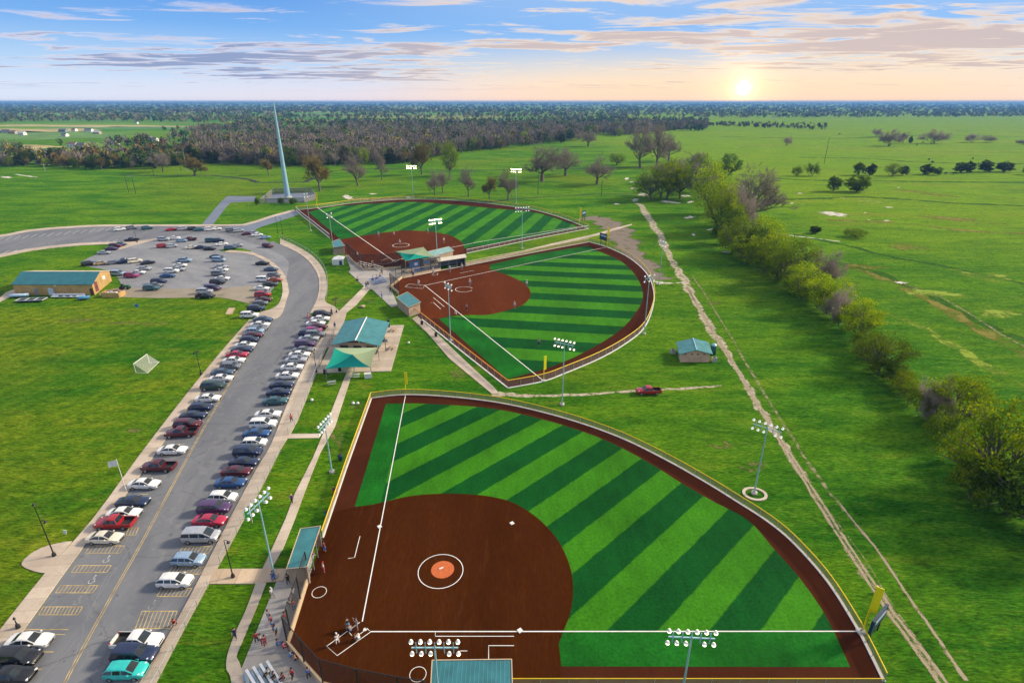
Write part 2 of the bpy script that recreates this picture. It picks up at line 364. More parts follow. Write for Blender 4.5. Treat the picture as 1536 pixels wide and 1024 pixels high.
# ---------------------------------------------------------------- roads, lots, paths
sheet('parking_lot', smoothpts([(146,381),(192,366),(230,357),(300,352),(338,352),(425,384),(431,410),(424,436),(416,458),(396,462),(384,447),(326,441),(238,442),(192,437),(176,416),(163,406),(122,396)],3,True), LOT, .012)
sheet('lot_apron', smoothpts([(176,432),(240,433),(330,432),(384,430),(384,456),(330,446),(240,447),(150,443)],3,True), mottled('sandy_gravel', ((.24,.21,.16),(.33,.29,.23),(.16,.16,.09)),(.06,.3,3),.95,.4,.04,.1), .018)
sheet('access_road', smoothpts([(-60,359),(0,355.5),(42,348),(104,342.3),(172,339.7),(228,339.3),(342,339.3),(376,347),(420,366.5),(448,380),(467,396.5),(478,418),(477,444),(465,470)],5)
      + smoothpts([(483,508),(463,538),(432,604),(407,667),(383,708),(334,800),(284,898),(238,979),(209,1026),(150,1130)],3)
      + smoothpts([(-80,1130),(-24,1030),(36,946),(131,814),(189,743),(247,662),(286,610),(338,536),(374,489),(396,482),(420,474),(431,446),(433,433),(426,411),(407,392),(378,378),(345,370),(285,360),(240,358),(195,364),(150,364),(107,366.5),(49,373),(0,382),(-60,392)],4), ASPHALT, .006)
sheet('asphalt_path', smoothpts([(342,340),(371,337),(407,326),(444,316.5),(449,321),(424,330),(390,341),(376,347)],4,True), mottled('blue_grey_asphalt', ((.15,.18,.24),(.18,.21,.27),(.2,.22,.26)),(.1,.5,4)), .014)
sheet('asphalt_path', [(302,337.5),(331,303),(341,294),(384,294.5),(384,302),(346,304),(340,310),(318,338.5)], MATS.get('x') or bpy.data.materials['blue_grey_asphalt'], .010)
sheet('tower_pad', [(398,299),(412,290),(470,289),(474,296),(458,303),(402,304)], bpy.data.materials['blue_grey_asphalt'], .012)
# pavements with a real kerb step
slab('pavement', smoothpts([(-90,1062),(0,945),(69,858.6),(138,780),(207.8,685),(273,600),(325.5,535),(374,479.5)],3) + smoothpts([(384,481),(352,519),(338,536),(289,605),(247,661.5),(189,742),(131,813),(36,945),(-24,1029),(-70,1100)],3), CONC)
slab('pavement', smoothpts([(120,1190),(209,1025),(238,978),(284,897),(334,799),(383,707),(407,666),(432,603),(463,537),(483,506),(496,478),(505,472)],3) + smoothpts([(512,478),(500,500),(480,546),(446,632),(420,676),(394,728),(364,783),(323,858),(274,948),(236,1021),(150,1190)],3), CONC)
slab('pavement', smoothpts([(465,470),(477,444),(478,418),(467,396.5),(448,380),(420,366.5)],5) + smoothpts([(420,358),(449,371.5),(472,387),(487,408),(490.5,430),(488,452),(505,462),(512,478),(500,484),(480,467)],4), CONC)
slab('pavement', smoothpts([(396,481.5),(420,474),(431,446),(433,433),(426,411),(407,392),(378,378)],5) + smoothpts([(345,375.5),(338,379),(374,381.5),(400,394),(418,411),(424,434),(420,452),(411,462),(384,471),(388,476)],4), CONC)
slab('pavement', smoothpts([(-60,355),(0,352.5),(42,345),(104,339.6),(172,337.2),(342,337),(371,334.5),(407,323.5),(440,314.5)],4) + smoothpts([(443,316.6),(408,326),(372,337),(342,339.3),(172,339.8),(104,342.4),(42,348),(0,355.6),(-60,359)],4), CONC)
slab('pavement', smoothpts([(-60,392),(0,381.5),(49,372.5),(107,366),(150,363.5),(195,363)],4) + smoothpts([(240,357.5),(226,361),(180,374),(170,374),(192,366.5),(150,367),(107,369.5),(49,376),(0,386),(-60,397)],3), CONC)
slab('lamp_pad', smoothpts([(108,812),(92,814),(62,822),(40,836),(33,848),(52,857),(69,860)],3), CONC, .10)
W2 = .10
slab('path', [(520,558.5),(489,638),(485,650),(469,688),(442.6,740),(429,777),(405,830),(394,853),(408,853),(425,822),(443,777),(456.5,740),(466,715),(480,680),(502.5,640),(529,558.5)], CONC, W2)
slab('path', [(432,651),(424,658),(478,657),(482,650.5)], CONC, W2 - .01)
slab('path', [(320,853.5),(313,876),(378,875.5),(425,871),(431,853)], CONCT, W2 + .005)
slab('path', smoothpts([(384,874.5),(369,915),(352,952),(341,984),(340,1004),(346,1016),(352,1060)],3) + smoothpts([(372,1060),(362,1002),(356,987),(357,978),(384,914),(400,874)],3), CONC, W2)
slab('plaza', [(415,872),(425,872.5),(432,853.5),(468,853),(462,870),(437,953),(431,968),(484,1030),(470,1100),(372,1100),(362,1003),(364,999),(384,950)], CONCG, .09)
slab('plaza', [(518,382),(526,404.5),(523,408),(546,430),(553,434),(558,434),(587,461),(597,458.5),(586,432),(603,417.5),(661,405.5),(655,388),(602,404),(560,406),(545,405.5),(530,391)], CONCG, .09)
slab('path', [(546,430),(520,456),(505,470),(517,471),(534,458),(554,434.5)], CONC, .092)
slab('pavilion_slab', [(474,560),(586.5,557),(606,488),(517,490),(504,503)], CONC, .12)
slab('path', [(505,470),(520,468),(512,500),(505,520),(490,522)], CONC, .094)
slab('path', [(632,489),(643,489),(694,537.6),(718,560),(741,581),(748,590),(738,591),(674,538)], CONC, .08)
slab('path', [(618,478),(626,474),(660,507),(650,508)], CONC, .075)
sheet('lawn', smoothpts([(381,452),(400,443),(417,425),(424,420),(424.5,436),(420,452),(410,461),(396,465),(384,468)],3,True), GRASS, .03)
sheet('lawn', smoothpts([(330,377),(345,371.5),(362,372.5),(377,377.5)],3,True), GRASS, .03)
sheet('lawn', [(397,358),(413,354.5),(411.5,361),(404,363.5)], GRASS, .03)
sheet('lawn', [(470,478),(474,466),(497,473),(493,480)], GRASS, .03)
sheet('slab_patch', [(338,471),(343,461.5),(353,461.5),(348.5,471)], CONCT, .012)
sheet('path', [(0,446),(8,439),(22,433),(26,438),(14,446),(0,453),(-30,470),(-30,458)], CONC, .012)
# ---------------------------------------------------------------- painted markings
yl = MB(); wl = MB(); ym = MB()
def strip(mb, pts, wd, z, n=1):
    g = GP(smoothpts(pts, n) if n > 1 else pts); mb.ribbon([(p.x, p.y) for p in g], wd, z, z)
cl = [(70,1080),(97,1024),(128,965),(172,885),(210,818),(255,735),(290,670),(330,600),(364,540),(395,492),(420,462)]
for dx_ in (-1.2, 1.2): strip(yl, [(x + dx_ * (y - 152) / 560, y) for x, y in cl], .09, .012, 6)
structure('centre_line', yl, YLINE)
def hatch(x0, x1, y0, y1, sh, n=9):
    n = max(3, round((x1 - x0) / 5.6))
    """painted no-parking box between two bays: rows y0 (far) and y1 (near), sheared by sh"""
    a, b, c, d_ = (x0 + sh, y0), (x1 + sh, y0), (x1, y1), (x0, y1)
    for p, q in ((a, b), (b, c), (c, d_), (d_, a)): strip(ym, [p, q], .10, .011)
    for i in range(1, n):
        f = i / n; strip(ym, [(x0 + (x1 - x0) * f + sh * min(1, 1.0), y0), (x0 + (x1 - x0) * f, y1)], .08, .0105)
for q in ((128,180,818,829,7),(107,160,847.5,858,7),(83,139,877.5,888.5,8),(58,117,909.5,921.5,7),(189,203,791,802,5),(235,280,882,894,8),(251,300,850,860.5,8),(268,312,819,829.5,7),(203,256,916,942,10)): hatch(*q)
for x0, x1, y in ((37,103,943.5),(76,98,951),(60,80,977),(45,63,1003),(175,190,724),(230,246,668),(235,256,692),(240,264,684),(259,277,666),(280,296,646),(289,306,632),(298,314,622),(312,324,600),(322,336,589),(328,343,578),(340,350,568),(352,364,549),(361,372,540),(197,212,755),(210,222,741),(186,203,772),(214,226,712),(300,312,612)):
    strip(ym, [(x0, y), (x1, y)], .10, .011)
um = MB()
for i in range(14):
    for k in (0, 1):
        x = -4 + i * 12.5; y = (361 - i * 1.15) if k == 0 else (380.5 - i * 1.25); x += 0 if k == 0 else 8
        strip(um, [(x, y), (x + 10, y - 5)], .22, .0125)
structure('bay_markings', ym, YLINE); structure('worn_bay_markings', um, WLINE)
# wheelchair symbols painted in the bays
def wheelchair(mb, x, y, s=1.0):
    o = P(x, y); L = lambda pts: mb.ribbon([(o.x + a * s, o.y + b * s) for a, b in pts], .075 * s, .0115, .0115)
    L([(.42 * math.cos(a), .42 * math.sin(a) - .3) for a in [R(150 + 24 * k) for k in range(11)]])
    L([(-.12,.62),(-.08,.15),(.32,.1),(.5,-.4),(.68,-.34)]); L([(-.1,.38),(.22,.36)])
    mb.add([(o.x + (-.1 + .14 * math.cos(a)) * s, o.y + (.82 + .14 * math.sin(a)) * s, .0115) for a in [k * math.pi / 5 for k in range(10)]], [tuple(range(10))])
wheelchair(wl, 160.5, 838.5, .8); wheelchair(wl, 139, 869, .85)
fw = MB(); wheelchair(fw, 117, 900.5, .8); wheelchair(fw, 229, 907, .85); structure('faded_wheelchair_markings', fw, M('faded_paint', (.30,.30,.30), .8, .5, 3))
structure('wheelchair_markings', wl, WLINE)
# sealed cracks in the asphalt
ck = MB()
for pts in ([(104,1020),(113,985),(125,950),(128,930),(150,890),(172,855),(190,832),(208,800)], [(128,930),(140,912),(152,880),(162,862)], [(60,1020),(92,985),(118,955)]):
    jit = [(x + rnd.uniform(-1.2, 1.2), y) for x, y in smoothpts(pts, 4)]; strip(ck, jit, .05, .0095)
structure('asphalt_cracks', ck, M('crack_seal', (.24, .24, .25), .8))
# ---------------------------------------------------------------- ball fields
KERB = M('painted_kerb', (.72, .70, .68), .8, .08)
def ph(w_, ang, px): p = P(*px); u = -math.sin(ang) * p.x + math.cos(ang) * p.y; return -math.pi / 2 - u * math.pi / w_
def field(track, kerb, outfield, foul, dirt, lines, turf, foulmat, kz=.12, clay=None):
    sheet('warning_track', track, TRACKD, .022)
    for f in foul: sheet('foul_turf', f, foulmat, .034)
    sheet('outfield_turf', outfield, turf, .038)
    sheet('infield_dirt', dirt, clay or DIRT, .046)
    kb = MB()
    for k in kerb: kb.ribbon([(p.x, p.y) for p in GP(k)], .35, -.02, kz)
    structure('field_kerb', kb, KERB)
    ln = MB()
    for pts, wd in lines: ln.ribbon([(p.x, p.y) for p in GP(pts)], wd, .056, .056)
    structure('chalk_lines', ln, CHALK)
def circ(cx, cy, r, n=28, a0=0, a1=360):
    """ground circle round pixel cx, cy of radius r metres, as pixels"""
    o = P(cx, cy); out = []
    for i in range(n + 1):
        a = R(a0 + (a1 - a0) * i / n); X, Y = o.x + r * math.cos(a), o.y + r * math.sin(a)
        zc_ = Y * CS + HC * SN; yc = Y * SN - HC * CS
        out.append((768 + F * X / zc_, 512 - F * yc / zc_))
    return out
A1 = smoothpts([(557,597),(608,592),(680,595.5),(760,606),(850,628),(930,656),(1000,690),(1060,724),(1102,750),(1153,783),(1193,817),(1242,873),(1284,939),(1305,979),(1326,1022)],5)
L1 = [(557,597),(520,700),(484,806.5),(462,870),(437,953),(431.5,966),(486,1030)]
I1 = smoothpts([(608,605),(650,606),(740,613),(825,632),(905,659),(970,692),(1020,723),(1070,752),(1122,780),(1160,822),(1198,865),(1233,914),(1251,947)],5)
D1 = smoothpts([(557,757),(585,750.5),(612,744.5),(645,741),(690,740.5),(735,744.5),(772,755),(810,780),(838,812),(855,850),(859.5,885),(855,920),(845,946.5)],5)
field(A1 + [(1326,1030),(486,1030)] + L1[::-1][1:], [A1, L1[:3]], [(608,605)] + I1[1:] + D1[::-1] + [(571.5,754)],
      [[(579,605.5),(608,605),(571.3,755),(557,757.5),(532,760)], [(845,946.8),(1251,946.8),(1275,1000),(842,999),(838,965)]],
      [(532,760)] + D1 + [(838,962),(842,1030),(486,1030)] + [(433,966),(440,951),(465,869),(487,807),(500,768)],
      [([(543.5,932),(608.5,592)],.14), ([(556,947),(1290,946.5)],.14), (circ(661,856,3.0),.10), (circ(479,888,.9),.07), (circ(627,1011,.9),.07),
       ([(540,804),(532,836),(522,837.5)],.09), ([(653,947),(653,954),(771,954)],.08), ([(771,968),(733,968),(733,990)],.09), ([(690,976),(701,976)],.08),
       ([(540,933),(490,969),(506,983),(556,947.5),(550.5,942)],.09), ([(533,957),(537,961)],.08), ([(522,946),(528,953)],.07), ([(532,956),(551,943)],.08)],
      turf_mat('striped_turf', R(44.5), 4.27, ph(4.27, R(44.5), (1024,947))), turf_mat('foul_turf_green', solid=(.008,.10,.008)))
sheet('pitching_circle', circ(664,854,1.55,24)[:-1], M('orange_clay', (.52, .12, .03), .9, .15, 3), .058)
A2 = smoothpts([(884,363),(912.5,371.5),(945.6,388),(970.5,411),(980.5,436),(979,461),(965.6,492.5),(939,515),(899,538),(846,560.5),(814.5,572),(762,582)],5)
L2 = [(762,582),(700,533),(633,479),(620,470)]
T2 = [(884,363),(830,373),(760,386.5),(697,399),(662,405.5),(603,417.5),(586,431),(599,442)]
D2 = smoothpts([(658,478),(680,474),(700,472.5),(733,472),(766,464),(786,456),(796,442.7),(789.6,428),(766,414.5),(736.5,404.5),(735,396.5)],5)
I2 = smoothpts([(893,375),(932,392.5),(955.6,417),(964.5,443),(955.6,466),(929,496),(879,527),(830,549),(793,560)],5)
field(A2 + L2[1:] + [(599,442)] + T2[::-1][1:-1], [A2, L2[:3], T2[:6]],
      D2[2:-3] + [(742,406),(893,375)] + I2[1:] + [(798,559)] + [(703,481)],
      [[(735,397),(800,382),(881,368.5),(893,375),(737,405.5)], [(658,478),(692,473.5),(702,480),(798,558.5),(762,569)]],
      D2 + [(697,399.5),(662,406),(603,418),(587,431),(599,442),(632,470),(645,478)],
      [([(637,428),(815,571)],.2), ([(637,428.3),(760,402),(909,371)],.2), (circ(696,434,2.9,24,20,340),.16), ([(608,430),(613,426),(637,428),(634,433),(608,430.5)],.15),
       ([(690.5,446.5),(650,447)][:0] or [(650,446.3),(666.5,460.3)],.14), ([(646,454.5),(650,453.5),(661,463.5)],.14), ([(690,410),(711,405.7)],.14), ([(648,412),(651,409.8),(657,410),(656,412.5),(648,413.4)],.14)],
      turf_mat('striped_turf', R(-8.9), 6.55, ph(6.55, R(-8.9), (945,441.5)), light=(.040,.18,.006)), bpy.data.materials['foul_turf_green'], .12, DIRTF)
A3 = smoothpts([(444,315),(478,312),(526,305.3),(588,300.3),(622,299.2),(666,300),(718,304),(760,309),(800,315),(843,327),(883,343)],5)
T3 = [(883,343),(790,361),(700,380),(662,388),(640,394),(602,403),(545,405.5),(522,388)]
L3 = [(444,315),(452,323),(470,337),(494.6,357),(522,388)]
D3 = smoothpts([(511,359),(545,353.5),(588,347.5),(614,345.8),(653,348.5),(679.5,355),(694,365),(696.5,372.5)],5)
I3 = smoothpts([(477,313.5),(510,309),(588,304),(627,303.3),(692,308),(744.6,313),(780,316),(813,321),(856,335),(867,340)],5)
field(A3 + T3[1:] + L3[::-1][1:-1], [A3, T3[:3], L3[:4]],
      [(478,314.5)] + I3[1:] + [(694.5,367.5)] + D3[::-1][4:-6] + [(536,355)],
      [[(463,318.5),(477,314),(535,355),(511,359)], [(695,367.5),(867,340.5),(866,343.5),(696.5,372.5)]],
      D3 + [(697,380),(662,388),(640,394),(602,402.5),(545,405),(524,388),(505,366)],
      [([(590,391),(536,353.5),(477,312)],.28), ([(588,392),(640,379),(720,362.7),(868,340)],.28), (circ(601.5,368,3.6,24),.2), ([(583,387),(572,391)],.2), ([(590,390),(597,391),(591,393.5)],.2), (circ(574,392,4.2,20,160,350),.16)],
      turf_mat('striped_turf', R(76), 6.1, ph(6.1, R(76), (709,343)), light=(.042,.185,.007), dark=(.006,.085,.011)), bpy.data.materials['foul_turf_green'], .12, DIRTF)
# ---------------------------------------------------------------- bare earth
def blob(name, cx, cy, rx, ry, mat, z, seed, rot=0.0):
    r_ = random.Random(seed); n = 26; ph_ = [r_.uniform(0, 6.28) for _ in range(4)]; pts = []
    for i in range(n):
        a = 2 * math.pi * i / n; k = 1 + .22 * math.sin(2*a+ph_[0]) + .16 * math.sin(5*a+ph_[1]) + .12 * math.sin(9*a+ph_[2]) + r_.uniform(-.12, .12)
        X, Y = rx * k * math.cos(a), ry * k * math.sin(a)
        pts.append((cx + X * math.cos(rot) - Y * math.sin(rot), cy + X * math.sin(rot) + Y * math.cos(rot)))
    g = GP(pts); c = P(cx, cy); N_ = len(g); V = [(c.x, c.y, z)] + [(p.x, p.y, z) for p in g]
    fs = [(0, 1 + i, 1 + (i + 1) % N_) for i in range(N_)]; A_ = (g[0] - c).cross(g[1] - c).z
    o = structure(name, MB().add(V, fs if A_ > 0 else [f[::-1] for f in fs]), mat); edge(o, [1.0] + [0.0] * N_); return o
def edge(o, vals):
    at = o.data.attributes.new('edge', 'FLOAT', 'POINT'); at.data.foreach_set('value', vals)
def patchy(name, cols, thr, sc):
    """earth with grass breaking through: bare in the middle, thinning out to the sides"""
    m, t = newmat(name); p = pos(t); a = t.noise(p, sc, 6, .72); b = t.noise(p, 5, 4, .7); a2 = t.noise(p, sc * 6, 4, .7)
    e = t.new('ShaderNodeAttribute', attribute_name='edge').outputs['Fac']
    c = t.mix(t.step(b, .3, .7), cols[0], cols[1]); t.l.new(c, t.b.inputs[0]); t.b.inputs['Roughness'].default_value = .95
    t.b.inputs['Specular IOR Level'].default_value = .05
    v = t.math('ADD', t.math('MULTIPLY_ADD', t.step(e, 0, .6), .30, a), t.math('MULTIPLY', a2, .25))
    t.l.new(t.math('MULTIPLY', t.step(v, thr + .29, thr + .50), t.step(e, 0.0, .22)), t.b.inputs['Alpha']); bump(t, b, .5, .05); return m
TRKS = patchy('rut_soil', ((.27,.225,.14),(.40,.34,.24)), .40, .9)
TRK = patchy('track_soil', ((.34,.29,.19),(.56,.49,.38)), .475, .55); TRK2 = patchy('faint_track_soil', ((.22,.21,.10),(.34,.30,.18)), .53, .7)
ROCK = patchy('limestone_rubble', ((.50,.46,.36),(.80,.76,.68)), .46, .35)
def track(name, pts, w0, w1, mat, z):
    g = GP(smoothpts(pts, 5)); n = len(g); A = []; B = []
    for i, p in enumerate(g):
        d_ = (g[min(i+1, n-1)] - g[max(i-1, 0)]).normalized(); q = Vector((-d_.y, d_.x, 0)); wd = w0 + (w1 - w0) * i / n
        A.append(p + q * wd * (.5 + rnd.uniform(-.22, .22))); B.append(p - q * wd * (.5 + rnd.uniform(-.22, .22)))
    K = 5; vs = []; ev_ = []
    for p, q in zip(A, B):
        for k in range(K): r_ = p.lerp(q, k / (K - 1)); vs.append((r_.x, r_.y, z)); ev_.append(1 - abs(2 * k / (K - 1) - 1))
    fs = [(i * K + k, i * K + k + 1, i * K + K + k + 1, i * K + K + k) for i in range(n - 1) for k in range(K - 1)]
    if (Vector(vs[fs[0][1]]) - Vector(vs[fs[0][0]])).cross(Vector(vs[fs[0][2]]) - Vector(vs[fs[0][1]])).z < 0: fs = [f[::-1] for f in fs]
    o = structure(name, MB().add(vs, fs), mat); edge(o, ev_); return o
T_MAIN = [(957,305),(975,328),(993,362),(1005,388),(1022,415),(1042,450),(1062,485),(1085,522),(1112,565),(1140,612),(1168,656),(1205,715)]
track('dirt_track', T_MAIN, 6.0, 1.9, TRK, .010)
for sg in (-1, 1):
    track('dirt_track', [(x + sg * (.5 + (y - 400) * .008), y) for x, y in [(1030,430),(1062,485),(1085,522),(1112,565),(1140,612),(1168,656),(1205,715),(1247,782),(1281,834),(1310,878),(1346,931),(1409,1016),(1450,1080)]], .62, .58, TRKS, .0125)
track('dirt_track', [(1168,656),(1205,715),(1247,782),(1281,834),(1310,878),(1346,931),(1409,1016),(1450,1080)], 2.2, 1.9, TRK2, .011)
track('dirt_track', [(1200,706),(1255,782),(1300,842),(1330,893),(1362,940),(1398,990)], .30, .25, TRK2, .012)
track('dirt_track', [(1040,415),(1075,470),(1120,545),(1165,620),(1210,690),(1245,738),(1281,782),(1320,830),(1354,882),(1398,944),(1450,1020)], 1.0, .9, TRK2, .010)
track('dirt_track', [(1260,755),(1281,782),(1320,830),(1354,882),(1398,944),(1450,1020)], .35, .62, TRKS, .013)
track('dirt_track', [(738,592),(800,593),(850,592),(950,587),(1000,584),(1050,581),(1082,578)], 1.9, 1.2, TRK, .010)
track('dirt_track', [(738,588),(760,591),(800,594)], 2, 2, TRK, .014)
track('gravel_patch', [(878,326),(900,330),(925,342),(936,360),(948,380),(968,405),(990,420)], 20, 11, patchy('track_gravel', ((.17,.14,.11),(.25,.21,.17)), .40, .25), .009)
track('rubble_ditch', [(1060,345),(1110,338),(1180,352),(1260,362)], 2.5, 1.5, ROCK, .012)
for i, q in enumerate([(522,296,13,4),(560,291,8,1.5),(613,296,9,1.2),(950,283,6,2),(965,292,10,4),(953,300,8,3),(925,306,8,1.2),(1005,303,18,3),(1028,294,10,2.2),(1036,303,8,2),(1034,326,12,2.4),(995,424,17,3),(1020,424,10,1.5),(1250,321,26,5),(1333,311,8,1),(1330,331,7,1),(1304,330,4,.8),(1298,319,4,.8),(1348,281,3,1),(1188,305,5,.9),(1200,290,7,.9),(1120,288,16,1.4),(1140,284,9,1),(1090,281,12,1.2),(940,268,6,2.2),(948,273,5,1.4),(1035,268,3,2),(1352,424,14,2.2),(40,264,24,1.4),(10,266,14,2),(62,246,20,1.2),(1040,352,4,2.5),(1090,378,12,2)]):
    blob('limestone_patch', *q, ROCK, .016 + .0007 * i, i, 0.12 if q[2] > 12 else 0)
blob('sand_apron', 575, 299, 100, 4, patchy('dry_verge', ((.20,.19,.06),(.30,.27,.12)), .47, .4), .008, 77)
for i, q in enumerate([(355,448,32,7),(380,455,25,5),(1070,455,20,5),(548,610,35,10),(520,452,60,8),(690,560,30,14),(505,655,18,30),(120,480,60,6),(205,485,70,5),(355,500,30,8),(1090,668,40,10),(1130,700,30,14),(200,645,16,8),(650,475,12,6)]):
    blob('dry_grass', *q, patchy('dry_grass_%s' % 'soil', ((.13,.15,.03),(.20,.19,.07)), .56, .5) if i == 0 else bpy.data.materials['dry_grass_soil'], .0075 + .0002 * i, 200 + i)
# creek in a dark cut across the park
CRK = mottled('creek_bank', ((.020,.030,.012),(.035,.045,.018),(.012,.016,.010)), (.08,.4,2), .9)
track('creek', [(455,274),(500,257),(560,253),(640,254),(700,256),(800,254),(900,253),(960,250)], 5, 4, CRK, .02)
track('creek', [(180,262),(240,264),(300,263),(340,265),(375,270),(392,274),(455,273)], 3, 6, CRK, .021)
track('creek', [(690,308),(740,302),(790,297),(850,294),(905,291),(960,290)], 3, 2.5, CRK, .02)
# far fields and water as flat patches of land
for q, c in (((60,203,150,5),(.10,.22,.02)),((30,196,120,3),(.40,.33,.12)),((120,189,150,1.6),(.42,.34,.13)),((220,192,110,2),(.07,.20,.03)),((30,221,55,3.5),(.07,.19,.02)),((470,173,36,2),(.06,.20,.03)),((455,194,45,1.6),(.16,.24,.03)),((570,181,200,1),(.34,.27,.10)),((700,180,140,1),(.12,.22,.03)),((330,205,60,3),(.08,.22,.02)),((130,219,26,6),(.16,.25,.01)),((1000,179,60,1.2),(.10,.22,.02))):
    blob('farm_field', *q, M('field_%d' % q[0], c, .9, .3, .02), .05, q[0] + int(q[1]))
# uneven pasture on the right: damp hollows, dry rises, faint cattle paths
DAMP = patchy('damp_grass', ((.020,.085,.006),(.045,.13,.008)), .50, .12); DRYP = patchy('dry_pasture', ((.15,.17,.02),(.24,.20,.045)), .53, .10); PALE = patchy('pale_grass', ((.19,.30,.02),(.27,.34,.05)), .51, .12)
for i, (pts, w0, w1, mt) in enumerate([([(1240,392),(1300,404),(1380,436),(1460,478),(1560,520)], 7, 6, DAMP), ([(1190,352),(1260,366),(1330,384),(1420,400),(1560,432)], 6, 5, DAMP), ([(1250,398),(1310,412),(1400,452),(1470,494),(1560,542)], 6, 8, DRYP), ([(1330,470),(1400,500),(1470,545),(1560,600)], 5, 6, PALE), ([(1200,236),(1300,238),(1400,244),(1560,246)], 14, 14, DAMP), ([(1110,262),(1200,270),(1320,272),(1560,274)], 10, 10, DAMP),
        ([(1090,222),(1200,218),(1320,226),(1560,228)], 18, 18, PALE), ([(1150,300),(1300,296),(1420,304),(1560,310)], 10, 9, DAMP), ([(1240,330),(1340,334),(1440,345),(1560,352)], 9, 8, DRYP), ([(1080,205),(1250,208),(1400,203),(1560,206)], 22, 22, DAMP), ([(1340,420),(1420,450),(1500,500),(1560,530)], 1.2, 1.2, TRK2), ([(1180,195),(1350,196),(1560,193)], 26, 26, PALE)]):
    track('pasture_streak', pts, w0, w1, mt, .0062 + .0002 * i)
for i, q in enumerate([(1400,440,60,9),(1300,400,50,6),(1480,415,70,8),(1440,330,80,6),(1290,300,60,4),(1390,290,70,4),(1500,470,40,12),(1360,370,70,7)]):
    blob('dry_grass', *q, DRYP if i % 2 else PALE, .0088 + .0001 * i, 400 + i, .1)
# ---------------------------------------------------------------- trees
NR = np.random.default_rng(11)
def leaf_mat(name, a, b, c3=None, trans=.45):
    m, t = newmat(name); g = t.new('ShaderNodeNewGeometry'); r_ = g.outputs['Random Per Island']
    oi = t.new('ShaderNodeObjectInfo').outputs['Random']
    c = t.mix(r_, a, b)
    if c3: c = t.mix(t.step(t.noise(g.outputs['Position'], .35, 3), .5, .68), c, c3)
    k = t.step(oi, 0, 1, .75, 1.2); c = t.vmath('MULTIPLY', c, t.comb(k, k, k))
    t.l.new(c, t.b.inputs[0]); t.b.inputs['Roughness'].default_value = .75; t.b.inputs['Specular IOR Level'].default_value = .02
    tr = t.new('ShaderNodeBsdfTranslucent'); t.l.new(c, tr.inputs[0]); mx = t.new('ShaderNodeMixShader'); mx.inputs[0].default_value = trans
    t.l.new(t.b.outputs[0], mx.inputs[1]); t.l.new(tr.outputs[0], mx.inputs[2]); t.l.new(mx.outputs[0], t.out.inputs[0])
    return m
LEAF = dict(spring=leaf_mat('spring_leaves', (.13,.22,.003), (.33,.45,.005), (.48,.52,.005)),
            olive=leaf_mat('olive_leaves', (.08,.15,.006), (.19,.27,.010), (.26,.32,.012)),
            green=leaf_mat('green_leaves', (.045,.10,.010), (.13,.22,.015), (.08,.15,.012)),
            lime=leaf_mat('lime_leaves', (.08,.15,.008), (.17,.26,.01), (.22,.30,.012)),
            cedar=leaf_mat('cedar_needles', (.030,.055,.016), (.075,.10,.03), None, .15),
            bare=leaf_mat('fine_twigs', (.22,.18,.145), (.36,.31,.26), (.28,.23,.19), .4),
            rust=leaf_mat('rust_buds', (.20,.15,.05), (.32,.24,.07), (.26,.22,.06), .2))
BARK = M('tree_bark', (.13, .105, .085), .9, .3, 2.0)
def strands(cs, o, ln, wd, rng):
    n = len(cs); d = cs - o + rng.normal(size=(n, 3)) * .6; d[:, 2] += .35; d /= np.linalg.norm(d, axis=1)[:, None]
    b = np.cross(d, rng.normal(size=(n, 3))); b /= np.linalg.norm(b, axis=1)[:, None]; s = rng.uniform(.6, 1.4, n)[:, None]
    return np.stack([cs - d * ln * s * .5, cs + b * wd * .5, cs + d * ln * s * .5, cs - b * wd * .5], 1).reshape(-1, 3)
def quads(cs, size, tilt=1.0, rng=NR):
    """leaf-sized faces: one small quad per centre, turned at random"""
    n = len(cs); a = rng.normal(size=(n, 3)); a /= np.linalg.norm(a, axis=1)[:, None]
    b = rng.normal(size=(n, 3)); b -= (b * a).sum(1)[:, None] * a; b /= np.linalg.norm(b, axis=1)[:, None]
    s = (size * rng.uniform(.6, 1.35, n))[:, None]; a *= s; b *= s * rng.uniform(.45, .9, n)[:, None]
    return np.stack([cs - a * .5, cs + b * .5, cs + a * .5, cs - b * .5], 1).reshape(-1, 3)
def npmesh(name, vs, nper=4, col=None):
    me = bpy.data.meshes.new(name); n = len(vs) // nper
    me.vertices.add(len(vs)); me.vertices.foreach_set('co', vs.astype(np.float32).ravel())
    me.loops.add(len(vs)); me.loops.foreach_set('vertex_index', np.arange(len(vs), dtype=np.int32))
    me.polygons.add(n); me.polygons.foreach_set('loop_start', np.arange(n, dtype=np.int32) * nper)
    if col is not None:
        at = me.color_attributes.new('tint', 'FLOAT_COLOR', 'POINT'); c4 = np.ones((len(vs), 4), np.float32); c4[:, :3] = col; at.data.foreach_set('color', c4.ravel())
    me.update(); me.validate(); return me
